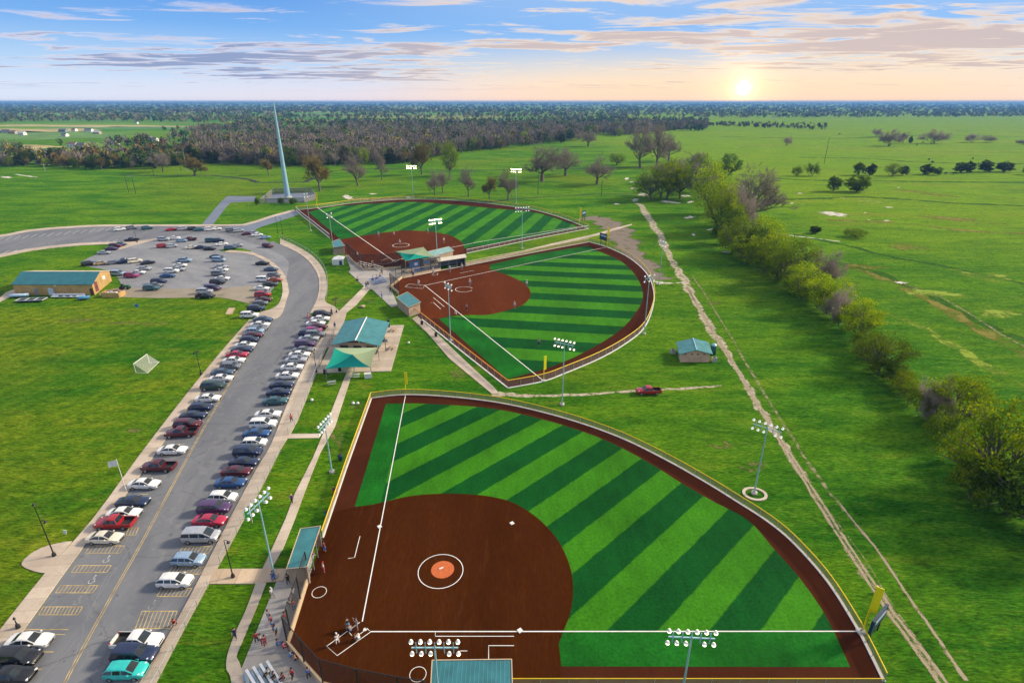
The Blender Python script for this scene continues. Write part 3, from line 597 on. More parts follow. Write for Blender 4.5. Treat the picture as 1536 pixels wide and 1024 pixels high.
def tree_mesh(seed, kind, H=12.0, Rc=5.0, base=.25, nlimb=9, nleaf=3000, leaf=.35, flat=1.0, stems=1):
    """trunk and limbs as one mesh, crown as another; built at true size, foot at the origin"""
    r_ = random.Random(seed); g = np.random.default_rng(seed); mb = MB(); tips = []
    def limb(p, d, L, rad, depth):
        n = 3 if depth < 2 else 2; q = p
        for i in range(n):
            d2 = (d + Vector((r_.uniform(-.28, .28), r_.uniform(-.28, .28), r_.uniform(-.05, .22)))).normalized()
            e = q + d2 * (L / n); mb.tube(q, e, rad * (1 - .22 * i), rad * (1 - .22 * (i + 1)), 6 if rad > .09 else 4, 0, False)
            q, d = e, d2
            if depth < DEP:
                for _ in range(NB if i else 1):
                    s = d.orthogonal().normalized(); s.rotate(Matrix.Rotation(r_.uniform(0, 6.28), 3, d)); nd = (d * r_.uniform(.5, .9) + s * r_.uniform(.5, .9) + Vector((0, 0, .15))).normalized()
                    limb(q, nd, L * r_.uniform(.48, .72), rad * ((.54 if bare else .62) - .1 * i), depth + 1)
        tips.append((q, d, depth))
    bare = kind in ('bare', 'rust')
    DEP = 3 if bare else 1; NB = 2
    for s in range(stems):
        o = Vector((r_.uniform(-.5, .5), r_.uniform(-.5, .5), -.1)) * (0 if stems == 1 else Rc * .5); o.z = -.1
        top = Vector((o.x * 1.5 + r_.uniform(-.5, .5), o.y * 1.5 + r_.uniform(-.5, .5), H * base))
        tr_ = .028 * H / (stems ** .4); mb.tube(o, top, tr_ * 1.25, tr_ * .8, 8, 0, False); mb.tube(o + Vector((0,0,-.05)), o + (top - o) * .12, tr_ * 1.9, tr_ * 1.2, 8, 0, False)
        for i in range(max(3, nlimb // stems)):
            a = i * 2.4 + r_.uniform(-.4, .4); el = r_.uniform(.35, 1.25); d = Vector((math.cos(a) * math.cos(el), math.sin(a) * math.cos(el), math.sin(el)))
            L = 1 / math.sqrt((math.cos(el) / Rc) ** 2 + (math.sin(el) / (H * (1 - base))) ** 2)
            limb(top - Vector((0, 0, r_.uniform(0, .35) * H * base)), d, L * (.55 if bare else .72) * r_.uniform(.85, 1.1), tr_ * (.46 if bare else .6), 0)
    trunk = mb.mesh('trunk')
    T = np.array([tuple(q) for q, d, k in tips]); 
    if bare:
        D = np.array([tuple(d) for q, d, k in tips]); per = max(6, nleaf // len(T)); n = len(T) * per
        st = np.repeat(T, per, 0) - np.repeat(D, per, 0) * g.uniform(0, Rc * .16, (n, 1)); dr = np.repeat(D, per, 0) + g.normal(size=(n, 3)) * .75 + np.array([0, 0, .3]); dr /= np.linalg.norm(dr, axis=1)[:, None]
        Ln = g.uniform(.10, .24, (n, 1)) * Rc; sd = np.cross(dr, g.normal(size=(n, 3))); sd /= np.linalg.norm(sd, axis=1)[:, None]
        vs = np.stack([st - sd * leaf * .5, st + sd * leaf * .5, st + dr * Ln], 1).reshape(-1, 3); vs[:, 2] = np.maximum(vs[:, 2], .2)
        crown = npmesh('crown', vs, 3)
    else:
        ncl = int(max(len(T) * 1.9, 30)); cl = []
        for i in range(ncl):
            if i < len(T): c = T[i]
            else:
                u = g.normal(size=3); u /= np.linalg.norm(u); rr = g.uniform(.45, 1) ** .5
                c = np.array([0, 0, H * .5]) + u * rr * np.array([Rc * .92, Rc * .92, H * .44])
            cl.append(c)
        cl = np.array(cl); rad = g.uniform(.16, .30, ncl) * Rc; wt = rad ** 2; idx = g.choice(ncl, nleaf, p=wt / wt.sum())
        u = g.normal(size=(nleaf, 3)); u /= np.linalg.norm(u, axis=1)[:, None]; u *= (g.uniform(0, 1, nleaf) ** .5 * rad[idx])[:, None]; u[:, 2] *= .75 * flat
        cs = cl[idx] + u; cs[:, 2] = np.clip(cs[:, 2], .25, None)
        crown = npmesh('crown', quads(cs, leaf, rng=g))
    return trunk, crown
PROTO = {}
def proto(key, n, kind, name, **kw):
    for i in range(n):
        tm, cm_ = tree_mesh(sum(map(ord, key)) * 7 + i, kind, **kw); tm.materials.append(BARK); cm_.materials.append(LEAF[kind]); PROTO.setdefault(key, []).append((tm, cm_, kw.get('H', 12.0), kw.get('Rc', 5.0), name))
proto('spring', 3, 'spring', 'leafing_tree', H=12, Rc=6, base=.16, nlimb=12, nleaf=6500, leaf=.34)
proto('olive', 2, 'olive', 'olive_tree', H=11, Rc=5.5, base=.18, nlimb=12, nleaf=4200, leaf=.34)
proto('green', 2, 'green', 'broadleaf_tree', H=9, Rc=4.2, base=.16, nlimb=10, nleaf=5000, leaf=.34)
proto('lime', 2, 'lime', 'broadleaf_tree', H=9, Rc=4.3, base=.2, nlimb=9, nleaf=7000, leaf=.42)
proto('cedar', 3, 'cedar', 'cedar_tree', H=8, Rc=3.8, base=.08, nlimb=9, nleaf=5500, leaf=.42)
proto('bare', 4, 'bare', 'bare_tree', H=15, Rc=6.5, base=.26, nlimb=8, nleaf=3000, leaf=.075)
proto('thicket', 3, 'bare', 'bare_tree', H=9, Rc=5, base=.10, nlimb=9, nleaf=3600, leaf=.065, stems=3)
proto('rust', 2, 'rust', 'budding_tree', H=12, Rc=4.6, base=.22, nlimb=8, nleaf=3200, leaf=.13)
proto('shrub', 2, 'green', 'shrub', H=3.2, Rc=2.6, base=.05, nlimb=8, nleaf=3800, leaf=.24, stems=2)
proto('scrub', 2, 'olive', 'shrub', H=3.6, Rc=3.0, base=.05, nlimb=8, nleaf=3000, leaf=.24, stems=3)
ntree = 0
def tree(key, p, h, wpx=None, label=None, group=None, cat='tree', wid=None):
    """one tree: an Empty at the foot with its trunk and crown; h metres tall"""
    global ntree
    ntree += 1; v = PROTO[key]; tm, cm_, H0, R0, nm = v[ntree % len(v)]
    e = empty(nm, p, rnd.uniform(0, 6.28), label=label, cat=cat, group=group)
    s = h / H0; k = s if wid is None else wid / (2 * R0); e.scale = (k, k, s)
    for n_, me in (('trunk', tm), ('crown', cm_)):
        o = bpy.data.objects.new(n_, me); COL.objects.link(o); o.parent = e
    return e
def ppm(p): return F / (p.y * CS + (HC - p.z) * SN)        # photo pixels per metre at ground point p
KW = dict(spring='yellow-green leafing tree', olive='olive-brown budding tree', green='dark green bushy tree', lime='bright lime green round tree', cedar='dark evergreen cedar', bare='tall leafless grey tree', thicket='low leafless brown thicket tree', rust='rusty orange budding tree', shrub='low dark green shrub', scrub='low olive shrub')
# the tree line along the creek, right of the dirt track, from near to far: pixel foot, top row, width in pixels
LINE = [('green',1546,800,690,120),('spring',1486,742,606,128),('scrub',1458,748,700,70),('green',1512,770,680,80),('thicket',1404,640,590,50),('spring',1432,640,562,84),('thicket',1385,622,560,50),('scrub',1362,605,575,36),
        ('green',1338,578,545,40),('olive',1318,560,496,78),('scrub',1300,540,510,36),('spring',1284,510,446,60),('thicket',1262,486,430,56),('spring',1240,470,412,60),('green',1225,446,410,40),('spring',1207,448,392,60),('thicket',1232,430,372,54),
        ('olive',1186,428,352,72),('scrub',1165,420,385,40),('spring',1155,402,345,56),('green',1128,392,340,50),('spring',1138,380,322,60),('olive',1106,386,316,56),('green',1088,366,308,40),('bare',1130,338,246,96),('spring',1078,350,272,56),('thicket',1101,346,276,60),('spring',1068,322,240,66),
        ('thicket',1052,300,240,50),('olive',1048,288,228,44),('green',1092,266,229,34),('olive',976,300,248,52),('spring',1000,299,238,52),('olive',1020,298,240,44),('thicket',990,296,245,70),('thicket',1010,272,236,60),
        ('scrub',1442,700,655,60),('scrub',1410,662,622,50),('green',1470,745,688,70),('scrub',1392,628,596,44),('spring',1350,592,556,44),('scrub',1322,566,536,44),('scrub',1296,528,496,44),('scrub',1272,496,462,46),('spring',1252,478,438,46),('scrub',1226,462,426,46),('scrub',1196,440,404,50),('spring',1172,418,376,52),('scrub',1150,410,372,50),('spring',1118,396,350,52),('scrub',1098,378,340,46),('spring',1090,352,298,48)]
NEARORD = {i: r_ for r_, i in enumerate(sorted(range(len(LINE)), key=lambda i: -LINE[i][2]))}
for i, (k, x, y, yt, wd) in enumerate(LINE):
    p = P(x, y); tree(k, p, HT(x, y, yt), label=f'{KW[k]} in the creek tree line, {ordw(NEARORD[i])} from the near end', group='tree line along the creek', wid=wd / ppm(p) * 1.05)
PARK = [('bare',813,272,213,74),('bare',848,264,220,56),('bare',895,277,230,54),('rust',480,287,222,40),('bare',537,279,226,40),('bare',573,270,222,22),('bare',652,293,252,26),('bare',664,290,248,26),('bare',703,295,246,30),('rust',734,299,258,22),('bare',762,301,246,34),('olive',675,264,208,30),('rust',633,262,206,32),('rust',403,262,234,20),('rust',292,264,229,34),('bare',245,258,222,34),
        ('bare',960,252,180,50),('bare',985,250,184,50),('bare',1003,242,196,44),('bare',882,220,192,40),('olive',925,248,228,26),('bare',1040,258,225,36)]
for i, (k, x, y, yt, wd) in enumerate(PARK):
    p = P(x, y); near_ = 'beyond the far outfield' if 480 <= x <= 900 else ('left of the tall spire' if x < 480 else 'by the dirt track end')
    nth = ordw(len([q for q in PARK if q[1] < x and ((480 <= q[1] <= 900) == (480 <= x <= 900)) and ((q[1] < 480) == (x < 480))])).replace('nearest', 'first')
    tree(k, p, HT(x, y, yt), label=f'{KW[k]} on the grass {near_}, {nth} from the left', group='scattered trees on the park grass', wid=wd / ppm(p))
PAST = [('lime',1250,287,264,22),('lime',1285,288,260,32),('lime',1288,263,243,18),('cedar',1305,263,245,16),('olive',1338,264,243,24),('cedar',1354,263,247,15),('cedar',1390,262,246,22),('green',1407,263,250,12),('cedar',1440,259,242,18),('cedar',1452,259,241,16),('cedar',1477,258,240,20),('cedar',1506,258,241,22),
        ('thicket',1328,219,193,34),('thicket',1354,215,196,22),('thicket',1314,205,192,18),('thicket',1405,216,193,40),('thicket',1460,214,199,26),('thicket',1481,214,202,22),('thicket',1531,217,208,20),('cedar',1365,215,204,6),('scrub',1195,264,249,16),('scrub',1218,264,246,20),('thicket',1178,219,203,16),('cedar',1222,350,338,16),('scrub',1281,356,343,34),('shrub',1540,262,248,14)]
for i, (k, x, y, yt, wd) in enumerate(PAST):
    p = P(x, y); lat = len([q for q in PAST if q[0] == k and q[1] < x])
    tree(k, p, HT(x, y, yt), label=f'{KW[k]} in the right-hand pasture, {NUM(lat)} of its kind from the left', group='trees scattered over the pasture', wid=wd / ppm(p))
# the wood across the middle distance: its front trees one by one, the rest as one mass
FRONT = [(-80,252),(60,250),(130,256),(230,254),(300,246),(400,250),(500,250),(620,246),(700,230),(780,222),(880,211),(960,203),(1060,192)]
def front(x):
    for (a, ya), (b, yb) in zip(FRONT, FRONT[1:]):
        if x <= b: return ya + (yb - ya) * max(0, (x - a)) / (b - a)
    return 176
OPEN = [(70,203,190,14),(30,196,150,8),(150,190,210,7),(90,226,60,5),(160,226,24,4),(250,215,26,5),(190,228,34,5),(300,188,60,3),(230,192,115,5),(30,221,60,6),(470,173,42,3),(455,194,48,4),(130,221,28,9),(330,205,55,5),(560,181,190,2),(720,180,140,2),(1000,179,60,3),(80,231,50,6),(900,209,30,7)]
def is_open(x, y): return any(((x - a) / c) ** 2 + ((y - b) / d_) ** 2 < 1 for a, b, c, d_ in OPEN)
wr = random.Random(5); nw = 0; seen_p = []
while nw < 250:
    x = wr.uniform(-30, 1040); fy = front(x); y = fy - abs(wr.gauss(0, 1)) * (7 if x > 280 else 4)
    if is_open(x, y) or y < 190: continue
    p = P(x, y)
    if any((p - q).length < 5 for q in seen_p): continue
    seen_p.append(p); nw += 1
    k = wr.choice(['bare'] * 7 + ['rust', 'olive', 'green', 'spring', 'cedar', 'thicket', 'olive']) if x > 280 else wr.choice(['bare', 'green', 'olive', 'rust', 'cedar', 'green', 'spring', 'thicket'])
    h = wr.uniform(12, 20) if x > 280 else wr.uniform(8, 15)
    tree(k, p, h, label={'bare': 'leafless grey-brown tree in the front of the wide wood', 'rust': 'rust-budded tree in the front of the wide wood', 'olive': 'olive tree in the front of the wide wood', 'green': 'dark green tree in the front of the wide wood', 'spring': 'yellow-green tree in the front of the wide wood', 'cedar': 'dark evergreen in the front of the wide wood', 'thicket': 'low leafless thicket tree in the front of the wide wood'}[k], group='%s trees along the front of the wood' % {'bare': 'leafless', 'rust': 'rust-budded', 'olive': 'olive', 'green': 'dark green', 'spring': 'yellow-green', 'cedar': 'evergreen', 'thicket': 'thicket'}[k], wid=h * wr.uniform(.65, .95))
V_, C_ = [], []
def mass(n, xr, yf, ytop, pal, hr, q0, g):
    k = 0
    while k < n:
        x = g.uniform(*xr); y0 = yf(x); y = ytop + (y0 - ytop) * g.random() ** .9
        k += 1
        if is_open(x, y): continue
        p = P(x, y)
        if p.y > 17000: continue
        h = g.uniform(*hr); wd = h * g.uniform(.55, 1.0) * (1 + max(0, p.y - 1800) / 2500); 
        m_ = int(np.clip(q0 * 900 / p.y, 9, q0)); u = g.normal(size=(m_, 3)); u /= np.linalg.norm(u, axis=1)[:, None]; u *= (g.random(m_) ** .4)[:, None]
        cs = np.array([p.x, p.y, h * .56]) + u * np.array([wd * .5, wd * .5, h * .46]); sz = max(1.1, .30 * h * (40 / m_) ** .5) * (wd / h if wd > h else 1)
        c = np.array(pal[g.integers(len(pal))]); bare_ = c[0] > c[1] and c[2] > .06; c = c * g.uniform(.75, 1.25)
        V_.append(strands(cs, np.array([p.x, p.y, h * .36]), max(1.5, sz * 1.35), max(.20, sz * .28), g) if bare_ else quads(cs, sz, rng=g))
        C_.append(np.repeat(c[None] * g.uniform(.7, 1.3, (m_, 1)), 4, 0))
g5 = np.random.default_rng(5)
BR, GR, OL, DK = (.215,.185,.150), (.09,.15,.025), (.22,.20,.035), (.05,.085,.03)
mass(3000, (290, 1060), lambda x: front(x) - 2, 193, [BR] * 8 + [(.27,.22,.16), (.17,.15,.135)] * 2 + [GR, OL, DK, (.10,.12,.03)], (11, 19), 150, g5)
mass(800, (-60, 300), lambda x: front(x) - 2, 196, [GR, DK, DK, OL, BR, BR, (.20,.13,.05)], (7, 14), 70, g5)
mass(4600, (-120, 1060), lambda x: 197, 166, [BR, GR, DK, DK, OL, (.20,.16,.14), (.10,.13,.04)], (9, 17), 60, g5)
mass(900, (1040, 1660), lambda x: 177 - max(0, x - 1300) * .006, 168, [GR, DK, OL, BR], (8, 15), 50, g5)
mass(5200, (-160, 1700), lambda x: 170, 154.6, [GR, DK, DK, (.08,.11,.05), (.15,.13,.11)], (9, 16), 30, g5)
mass(200, (1060, 1240), lambda x: 189 + (x - 1060) * .042, 186, [DK, BR, (.05,.05,.02)], (5, 9), 60, g5)
m_, t = newmat('mixed_wood_foliage'); at = t.new('ShaderNodeVertexColor'); at.layer_name = 'tint'
t.l.new(at.outputs[0], t.b.inputs[0]); t.b.inputs['Roughness'].default_value = .9; t.b.inputs['Specular IOR Level'].default_value = .1
tag(link('woodland', npmesh('woodland', np.concatenate(V_), 4, np.concatenate(C_)), m_), kind='stuff')
# ---------------------------------------------------------------- vehicles
def paint(name, rgb, metal=.25):
    m, t = newmat('paint_' + name); c = t.noise(t.new('ShaderNodeTexCoord').outputs['Object'], 2.0, 4)
    k = t.step(c, .3, .7, .9, 1.08); t.l.new(t.vmath('MULTIPLY', rgb, t.comb(k, k, k)), t.b.inputs[0])
    t.b.inputs['Roughness'].default_value = .32; t.b.inputs['Metallic'].default_value = metal; t.b.inputs['Coat Weight'].default_value = .6; t.b.inputs['Coat Roughness'].default_value = .08
    return m
PAINT = {n: paint(n, c, mt) for n, c, mt in (('white', (.78,.78,.77), 0), ('cream', (.70,.64,.52), 0), ('silver', (.50,.52,.55), .5), ('grey', (.20,.21,.23), .4), ('black', (.012,.013,.016), .2), ('navy', (.015,.030,.085), .3), ('blue', (.02,.09,.26), .3), ('slate blue', (.07,.12,.20), .4), ('pale blue', (.33,.47,.62), .4),
         ('red', (.42,.012,.018), .2), ('maroon', (.11,.010,.022), .3), ('crimson', (.48,.015,.06), .2), ('purple', (.09,.04,.13), .3), ('lavender', (.38,.33,.50), .3), ('magenta', (.32,.015,.16), .2), ('turquoise', (.02,.55,.50), .2), ('dark teal', (.03,.12,.14), .3), ('tan', (.45,.33,.18), .3), ('rust orange', (.45,.09,.03), .2), ('dark green', (.015,.05,.045), .2))}
mg, t = newmat('tinted_glass'); t.b.inputs[0].default_value = (.010, .016, .022, 1); t.b.inputs['Roughness'].default_value = .06; t.b.inputs['Specular IOR Level'].default_value = .8
k = t.noise(t.new('ShaderNodeTexCoord').outputs['Object'], 1.2, 3); t.l.new(t.mix(k, (.006,.010,.014), (.022,.034,.044)), t.b.inputs[0]); GLASS = mg
TYRE = M('tyre_rubber', (.018, .018, .019), .85, .2, 6, objspace=True); RIM = M('alloy_rim', (.42, .43, .45), .35, .1, 6, .8, objspace=True); BLKP = M('black_plastic', (.02, .02, .022), .55, .2, 6, objspace=True)
HEADL = M('lamp_glass', (.75, .77, .78), .15, .1, 8, objspace=True); TAILL = M('red_lamp_glass', (.35, .01, .01), .2, .2, 8, objspace=True); PLATE = M('plate_white', (.6, .6, .58), .5, .1, 8, objspace=True)
# station: x, floor, half width, belt height, roof height, roof half width, zone (c cabin, w windscreen, r rear glass, b open bed, '' solid)
SHAPES = {
 'sedan': ([(-2.40,.40,.66,.74,.80,.52,''),(-2.30,.26,.80,.86,.93,.62,''),(-1.95,.20,.87,.93,1.00,.66,''),(-1.62,.20,.89,.95,1.03,.68,'r'),(-.92,.19,.90,.95,1.38,.60,'c'),(-.25,.19,.91,.94,1.45,.62,'p'),(-.15,.19,.91,.94,1.45,.62,'c'),(.38,.19,.91,.93,1.42,.61,'w'),(1.10,.19,.90,.92,1.01,.70,''),(1.75,.20,.88,.86,.93,.66,''),(2.18,.24,.82,.76,.82,.60,''),(2.38,.32,.70,.60,.66,.52,''),(2.44,.42,.58,.52,.56,.45,'')], 1.42, -1.40, .33),
 'hatchback': ([(-2.12,.40,.70,.84,.90,.58,''),(-2.06,.28,.82,.93,1.06,.66,'r'),(-1.60,.20,.89,.97,1.44,.62,'c'),(-.95,.20,.91,.97,1.52,.64,'p'),(-.85,.20,.91,.97,1.52,.64,'c'),(-.05,.20,.91,.96,1.53,.64,'p'),(.05,.20,.91,.96,1.53,.64,'c'),(.50,.20,.91,.95,1.49,.63,'w'),(1.22,.20,.90,.95,1.06,.70,''),(1.75,.21,.87,.90,.97,.66,''),(2.05,.25,.80,.80,.86,.58,''),(2.20,.36,.66,.62,.68,.5,'')], 1.32, -1.32, .33),
 'suv': ([(-2.38,.45,.76,.98,1.04,.64,''),(-2.32,.32,.88,1.06,1.20,.72,'r'),(-2.05,.26,.94,1.09,1.68,.70,'c'),(-1.25,.26,.96,1.09,1.76,.72,'p'),(-1.15,.26,.96,1.09,1.76,.72,'c'),(-.20,.26,.96,1.08,1.77,.72,'p'),(-.10,.26,.96,1.08,1.77,.72,'c'),(.50,.26,.96,1.07,1.72,.70,'w'),(1.15,.26,.95,1.06,1.18,.78,''),(1.85,.27,.93,1.02,1.10,.74,''),(2.20,.30,.88,.92,.98,.68,''),(2.36,.40,.76,.74,.80,.6,'')], 1.48, -1.46, .38),
 'van': ([(-2.50,.42,.82,1.02,1.10,.70,''),(-2.46,.30,.93,1.08,1.24,.78,'r'),(-2.28,.24,.97,1.10,1.78,.76,'c'),(-1.25,.24,.99,1.10,1.86,.79,'p'),(-1.12,.24,.99,1.10,1.86,.79,'c'),(.05,.24,.99,1.08,1.86,.79,'p'),(.15,.24,.99,1.08,1.85,.79,'c'),(.70,.24,.99,1.06,1.78,.76,'w'),(1.62,.24,.97,1.04,1.14,.78,''),(2.10,.26,.93,.96,1.02,.72,''),(2.38,.32,.84,.80,.86,.62,''),(2.48,.44,.7,.62,.68,.52,'')], 1.60, -1.55, .36),
 'pickup': ([(-2.78,.50,.86,1.00,1.04,.78,''),(-2.72,.36,.95,1.05,1.06,.88,'b'),(-.92,.32,.97,1.06,1.07,.88,''),(-.86,.30,.97,1.08,1.12,.84,'r'),(-.62,.30,.97,1.08,1.72,.70,'c'),(.00,.30,.97,1.08,1.80,.72,'p'),(.10,.30,.97,1.07,1.80,.72,'c'),(.62,.30,.97,1.06,1.74,.70,'w'),(1.30,.30,.96,1.06,1.18,.80,''),(2.15,.31,.95,1.03,1.10,.76,''),(2.52,.36,.90,.94,.99,.70,''),(2.70,.46,.78,.74,.80,.62,'')], 1.72, -1.66, .40),
}
CARM = {}
def car_meshes(kind):
    if kind in CARM: return CARM[kind]
    st, xf, xr, wr_ = SHAPES[kind]; rings = []
    for x, zl, w_, zb, zr, wr2, zn in st:
        A = Vector((0, w_ * .965, zb)); B = Vector((0, wr2, zr - .045)); bed = zn == 'b' or (kind == 'pickup' and x in (-.92,))
        pts = [(0, zl), (w_ * .80, zl), (w_ * .97, zl + .10), (w_, zl + .30), (w_, (zl + zb) * .55), (w_ * .985, zb - .05), (A.y, A.z)]
        for k in (.10, .86): q = A.lerp(B, k); pts.append((q.y, q.z))
        pts += [(B.y, B.z), (wr2 * .90, zr - .01), (wr2 * .5, zr + .015), (0, zr + .02)]
        if bed and kind == 'pickup': pts[10] = (wr2 * .97, zr - .02); pts[11] = (wr2 * .96, zr - .48); pts[12] = (0, zr - .48)
        rings.append([(x, y, z) for y, z in pts] + [(x, -y, z) for y, z in pts[-2:0:-1]])
    n = len(rings[0]); parts = {k: MB() for k in ('body', 'side_window', 'side_window2', 'windshield', 'rear_window', 'bed_liner')}
    vs = [q for r_ in rings for q in r_]
    def half(j): return j if j <= 12 else 24 - j
    for i in range(len(st) - 1):
        zn = st[i][6]
        for j in range(n):
            a, b = half(j), half((j + 1) % n); lo = min(a, b) if (a, b) != (0, 23) else 0
            if j == n - 1: lo = 0
            f = (i * n + j, i * n + (j + 1) % n, (i + 1) * n + (j + 1) % n, (i + 1) * n + j)
            key = 'body'
            if zn in ('c', 'r', 'w') and lo == 7: key = 'side_window'
            if zn == 'w' and lo >= 10: key = 'windshield'
            if zn == 'r' and lo >= 10: key = 'rear_window'
            if zn == 'b' and lo >= 10: key = 'bed_liner'
            if key == 'side_window' and j > 11: key = 'side_window2'
            parts[key].add([vs[q] for q in f], [(3, 2, 1, 0)], 0, True)
    for i, rev in ((0, False), (len(st) - 1, True)):
        f = list(range(i * n, i * n + n)); parts['body'].add([vs[q] for q in f], [tuple(range(n)) if not rev else tuple(range(n))[::-1]])
    b = parts['body']
    if kind == 'pickup':                                # bed end walls
        for x in (-2.72, -.92): b.box((x, 0, .82), (.05, 1.70, .46))
    w0 = max(q[2] for q in st); xm = [q[0] for q in st if q[6] == 'w'][0] + .45; zm = st[-5][3]
    for s in (-1, 1): b.box((xm - .1, s * (w0 + .07), zm + .08), (.16, .18, .13))        # mirrors
    for s in (-1, 1):
        for hx_ in ((xr + .95), (xr + 1.95)): b.box((hx_, s * (w0 * .985), zm - .08), (.16, .03, .03))   # handles
    out = {}
    for k_, m_ in parts.items():
        if m_.f:
            me = m_.mesh(k_); bm = bmesh.new(); bm.from_mesh(me); bmesh.ops.remove_doubles(bm, verts=bm.verts, dist=.002); bmesh.ops.recalc_face_normals(bm, faces=bm.faces) if k_ == 'body' else None
            bm.to_mesh(me); bm.free()
            try: me.set_sharp_from_angle(angle=R(38))
            except Exception: pass
            out[k_] = me
    tr = .30 if kind in ('sedan', 'hatchback') else .36
    ty = MB().lathe([(tr * .62, -.10), (tr * .97, -.105), (tr, -.06), (tr, .06), (tr * .97, .105), (tr * .62, .10)], (0, 0, 0), 14); rm = MB().lathe([(.001, .07), (tr * .2, .085), (tr * .55, .07), (tr * .64, .10), (tr * .64, -.09), (.001, -.09)], (0, 0, 0), 10)
    for q in (ty, rm): q.v = [(x, z, y) for x, y, z in q.v]; q.f = [f[::-1] for f in q.f]
    out['wheel'] = ty.mesh('wheel'); out['rim'] = rm.mesh('rim')
    xe, xs = st[-3], st[1]
    out['headlight'] = MB().box((0, 0, 0), (.16, .34, .13)).mesh('headlight'); out['taillight'] = MB().box((0, 0, 0), (.10, .28, .17)).mesh('taillight')
    out['grille'] = MB().box((0, 0, 0), (.05, .80, .18)).mesh('grille')
    out['info'] = (xf, xr, w0, tr, xe, xs, st)
    CARM[kind] = out; return out
def proto_car(kind, detail):
    m = car_meshes(kind); xf, xr, w0, tr, xe, xs, st = m['info']; e = empty({'suv': 'suv', 'van': 'minivan', 'pickup': 'pickup_truck'}.get(kind, kind))
    def part(n, mt, loc=(0, 0, 0), par=e, rz=0):
        me = m[n]
        if not me.materials: me.materials.append(mt)
        o = bpy.data.objects.new(n.rstrip('2'), me); COL.objects.link(o); o.parent = par; o.location = loc; o.rotation_euler = (0, 0, rz); return o
    b = part('body', PAINT['white'])
    for n in ('side_window', 'side_window2', 'windshield', 'rear_window'):
        if n in m: part(n, GLASS)
    if 'bed_liner' in m: part('bed_liner', BLKP)
    for x in (xf, xr):
        for s in (-1, 1):
            wv = part('wheel', TYRE, (x, s * (w0 - .085), tr), e, 0 if s > 0 else math.pi)
            if detail: part('rim', RIM, (0, .025, 0), wv)
    if detail:
        for s in (-1, 1):
            part('headlight', HEADL, (xe[0] + .06, s * (xe[2] - .22), xe[3] - .04), e, -s * .35); part('taillight', TAILL, (xs[0] - .02, s * (xs[2] - .17), xs[3] - .08), e, s * .15)
        part('grille', BLKP, (st[-1][0] + .0, 0, st[-1][3] - .06), e)
    return e
CPROTO = {}; ncar = [0]
def car(kind, color, x, y, left=False, ang=0.0, label=None, group=None, detail=True, cat=None, scale=1.0, lift=.018):
    """vehicle centred on the photo pixel x, y; nose to the right unless left; ang in degrees on the ground"""
    key = (kind, detail); p = P(x, y)
    if key not in CPROTO: CPROTO[key] = e = proto_car(kind, detail); first = True
    else: e = copy_tree(CPROTO[key]); first = False
    e.location = (p.x, p.y, lift); e.rotation_euler = (0, 0, R(ang + (180 if left else 0))); s = scale; e.scale = (s, s, s)
    for c in e.children:
        if c.name.split('.')[0] == 'body': c.material_slots[0].link = 'OBJECT'; c.material_slots[0].material = PAINT[color]
    tag(e, label, cat or {'suv': 'suv', 'van': 'minivan', 'pickup': 'pickup truck'}.get(kind, 'car'), group)
    ncar[0] += 1; return e
KN = {'suv': 'SUV', 'van': 'minivan', 'pickup': 'pickup truck', 'sedan': 'sedan', 'hatchback': 'hatchback'}
LEFT = [('sedan','black',20,1017,0),('suv','black',30,992,0),('sedan','white',47,966,0),('sedan','cream',159,811,0),('pickup','red',174,789,1),('sedan','white',188,774,0),('sedan','navy',201,757,0),('sedan','white',218,730,0),('pickup','maroon',239,704,1),('sedan','white',260,679,0),
        ('pickup','maroon',273,653,1),('suv','maroon',283,641,0),('sedan','navy',291,627,0),('hatchback','navy',302,615,0),('sedan','white',313,601,0),('suv','dark green',321,583,0),('sedan','white',333,571,0),('sedan','slate blue',335,562,0),('hatchback','grey',347,553,0),('sedan','white',352,544,0),('sedan','crimson',357,535,0),('sedan','navy',364,528,0),
        ('sedan','white',369,521,0),('hatchback','navy',375,513,0),('sedan','maroon',380,506,0),('hatchback','pale blue',383,500,0),('sedan','grey',387,496,0),('sedan','white',391,490,0),('sedan','slate blue',395,482,0)]
RIGHT = [('hatchback','turquoise',191,1011,0),('suv','navy',205,987,0),('pickup','white',209,967,0),('hatchback','white',264,876,0),('hatchback','pale blue',284,844,0),('van','silver',304,809,0),('sedan','crimson',316,785,0),('suv','purple',323,767,0),('hatchback','white',335,750,0),('sedan','blue',347,728,0),('sedan','maroon',356,711,0),
         ('sedan','navy',367,697,0),('suv','navy',373,682,0),('hatchback','white',382,668,0),('sedan','blue',386,654,0),('suv','white',396,640,0),('sedan','white',403,625,0),('sedan','dark teal',414,605,0),('sedan','navy',419,592,0),('sedan','navy',423,581,0),('sedan','white',432,567,0),('sedan','white',439,554,0),('sedan','silver',445,543,0),('sedan','white',450,535,0),
         ('sedan','grey',456,528,0),('suv','purple',459,520,0),('sedan','silver',464,511,0),('suv','grey',474,505,0),('hatchback','navy',462,503,0),('hatchback','magenta',470,499,0),('sedan','maroon',477,493,0),('sedan','white',474,488,0),('sedan','white',481,481,0),('suv','black',484,475,0)]
for row, side, gr in ((LEFT, 'left', 'cars along the left side of the road'), (RIGHT, 'right', 'cars along the right side of the road')):
    for i, (k, c, x, y, lf) in enumerate(row):
        near_p = P(x, y); s = min(1.12, 1.0 + max(0, near_p.y - 60) / 900)
        car(k, c, x, y, bool(lf), rnd.uniform(-2, 2) + (0 if y > 680 else 4), f'{c} {KN[k]} in the {side}-hand row along the straight road, {NUM(i)} from the near end', gr, True, None, s)
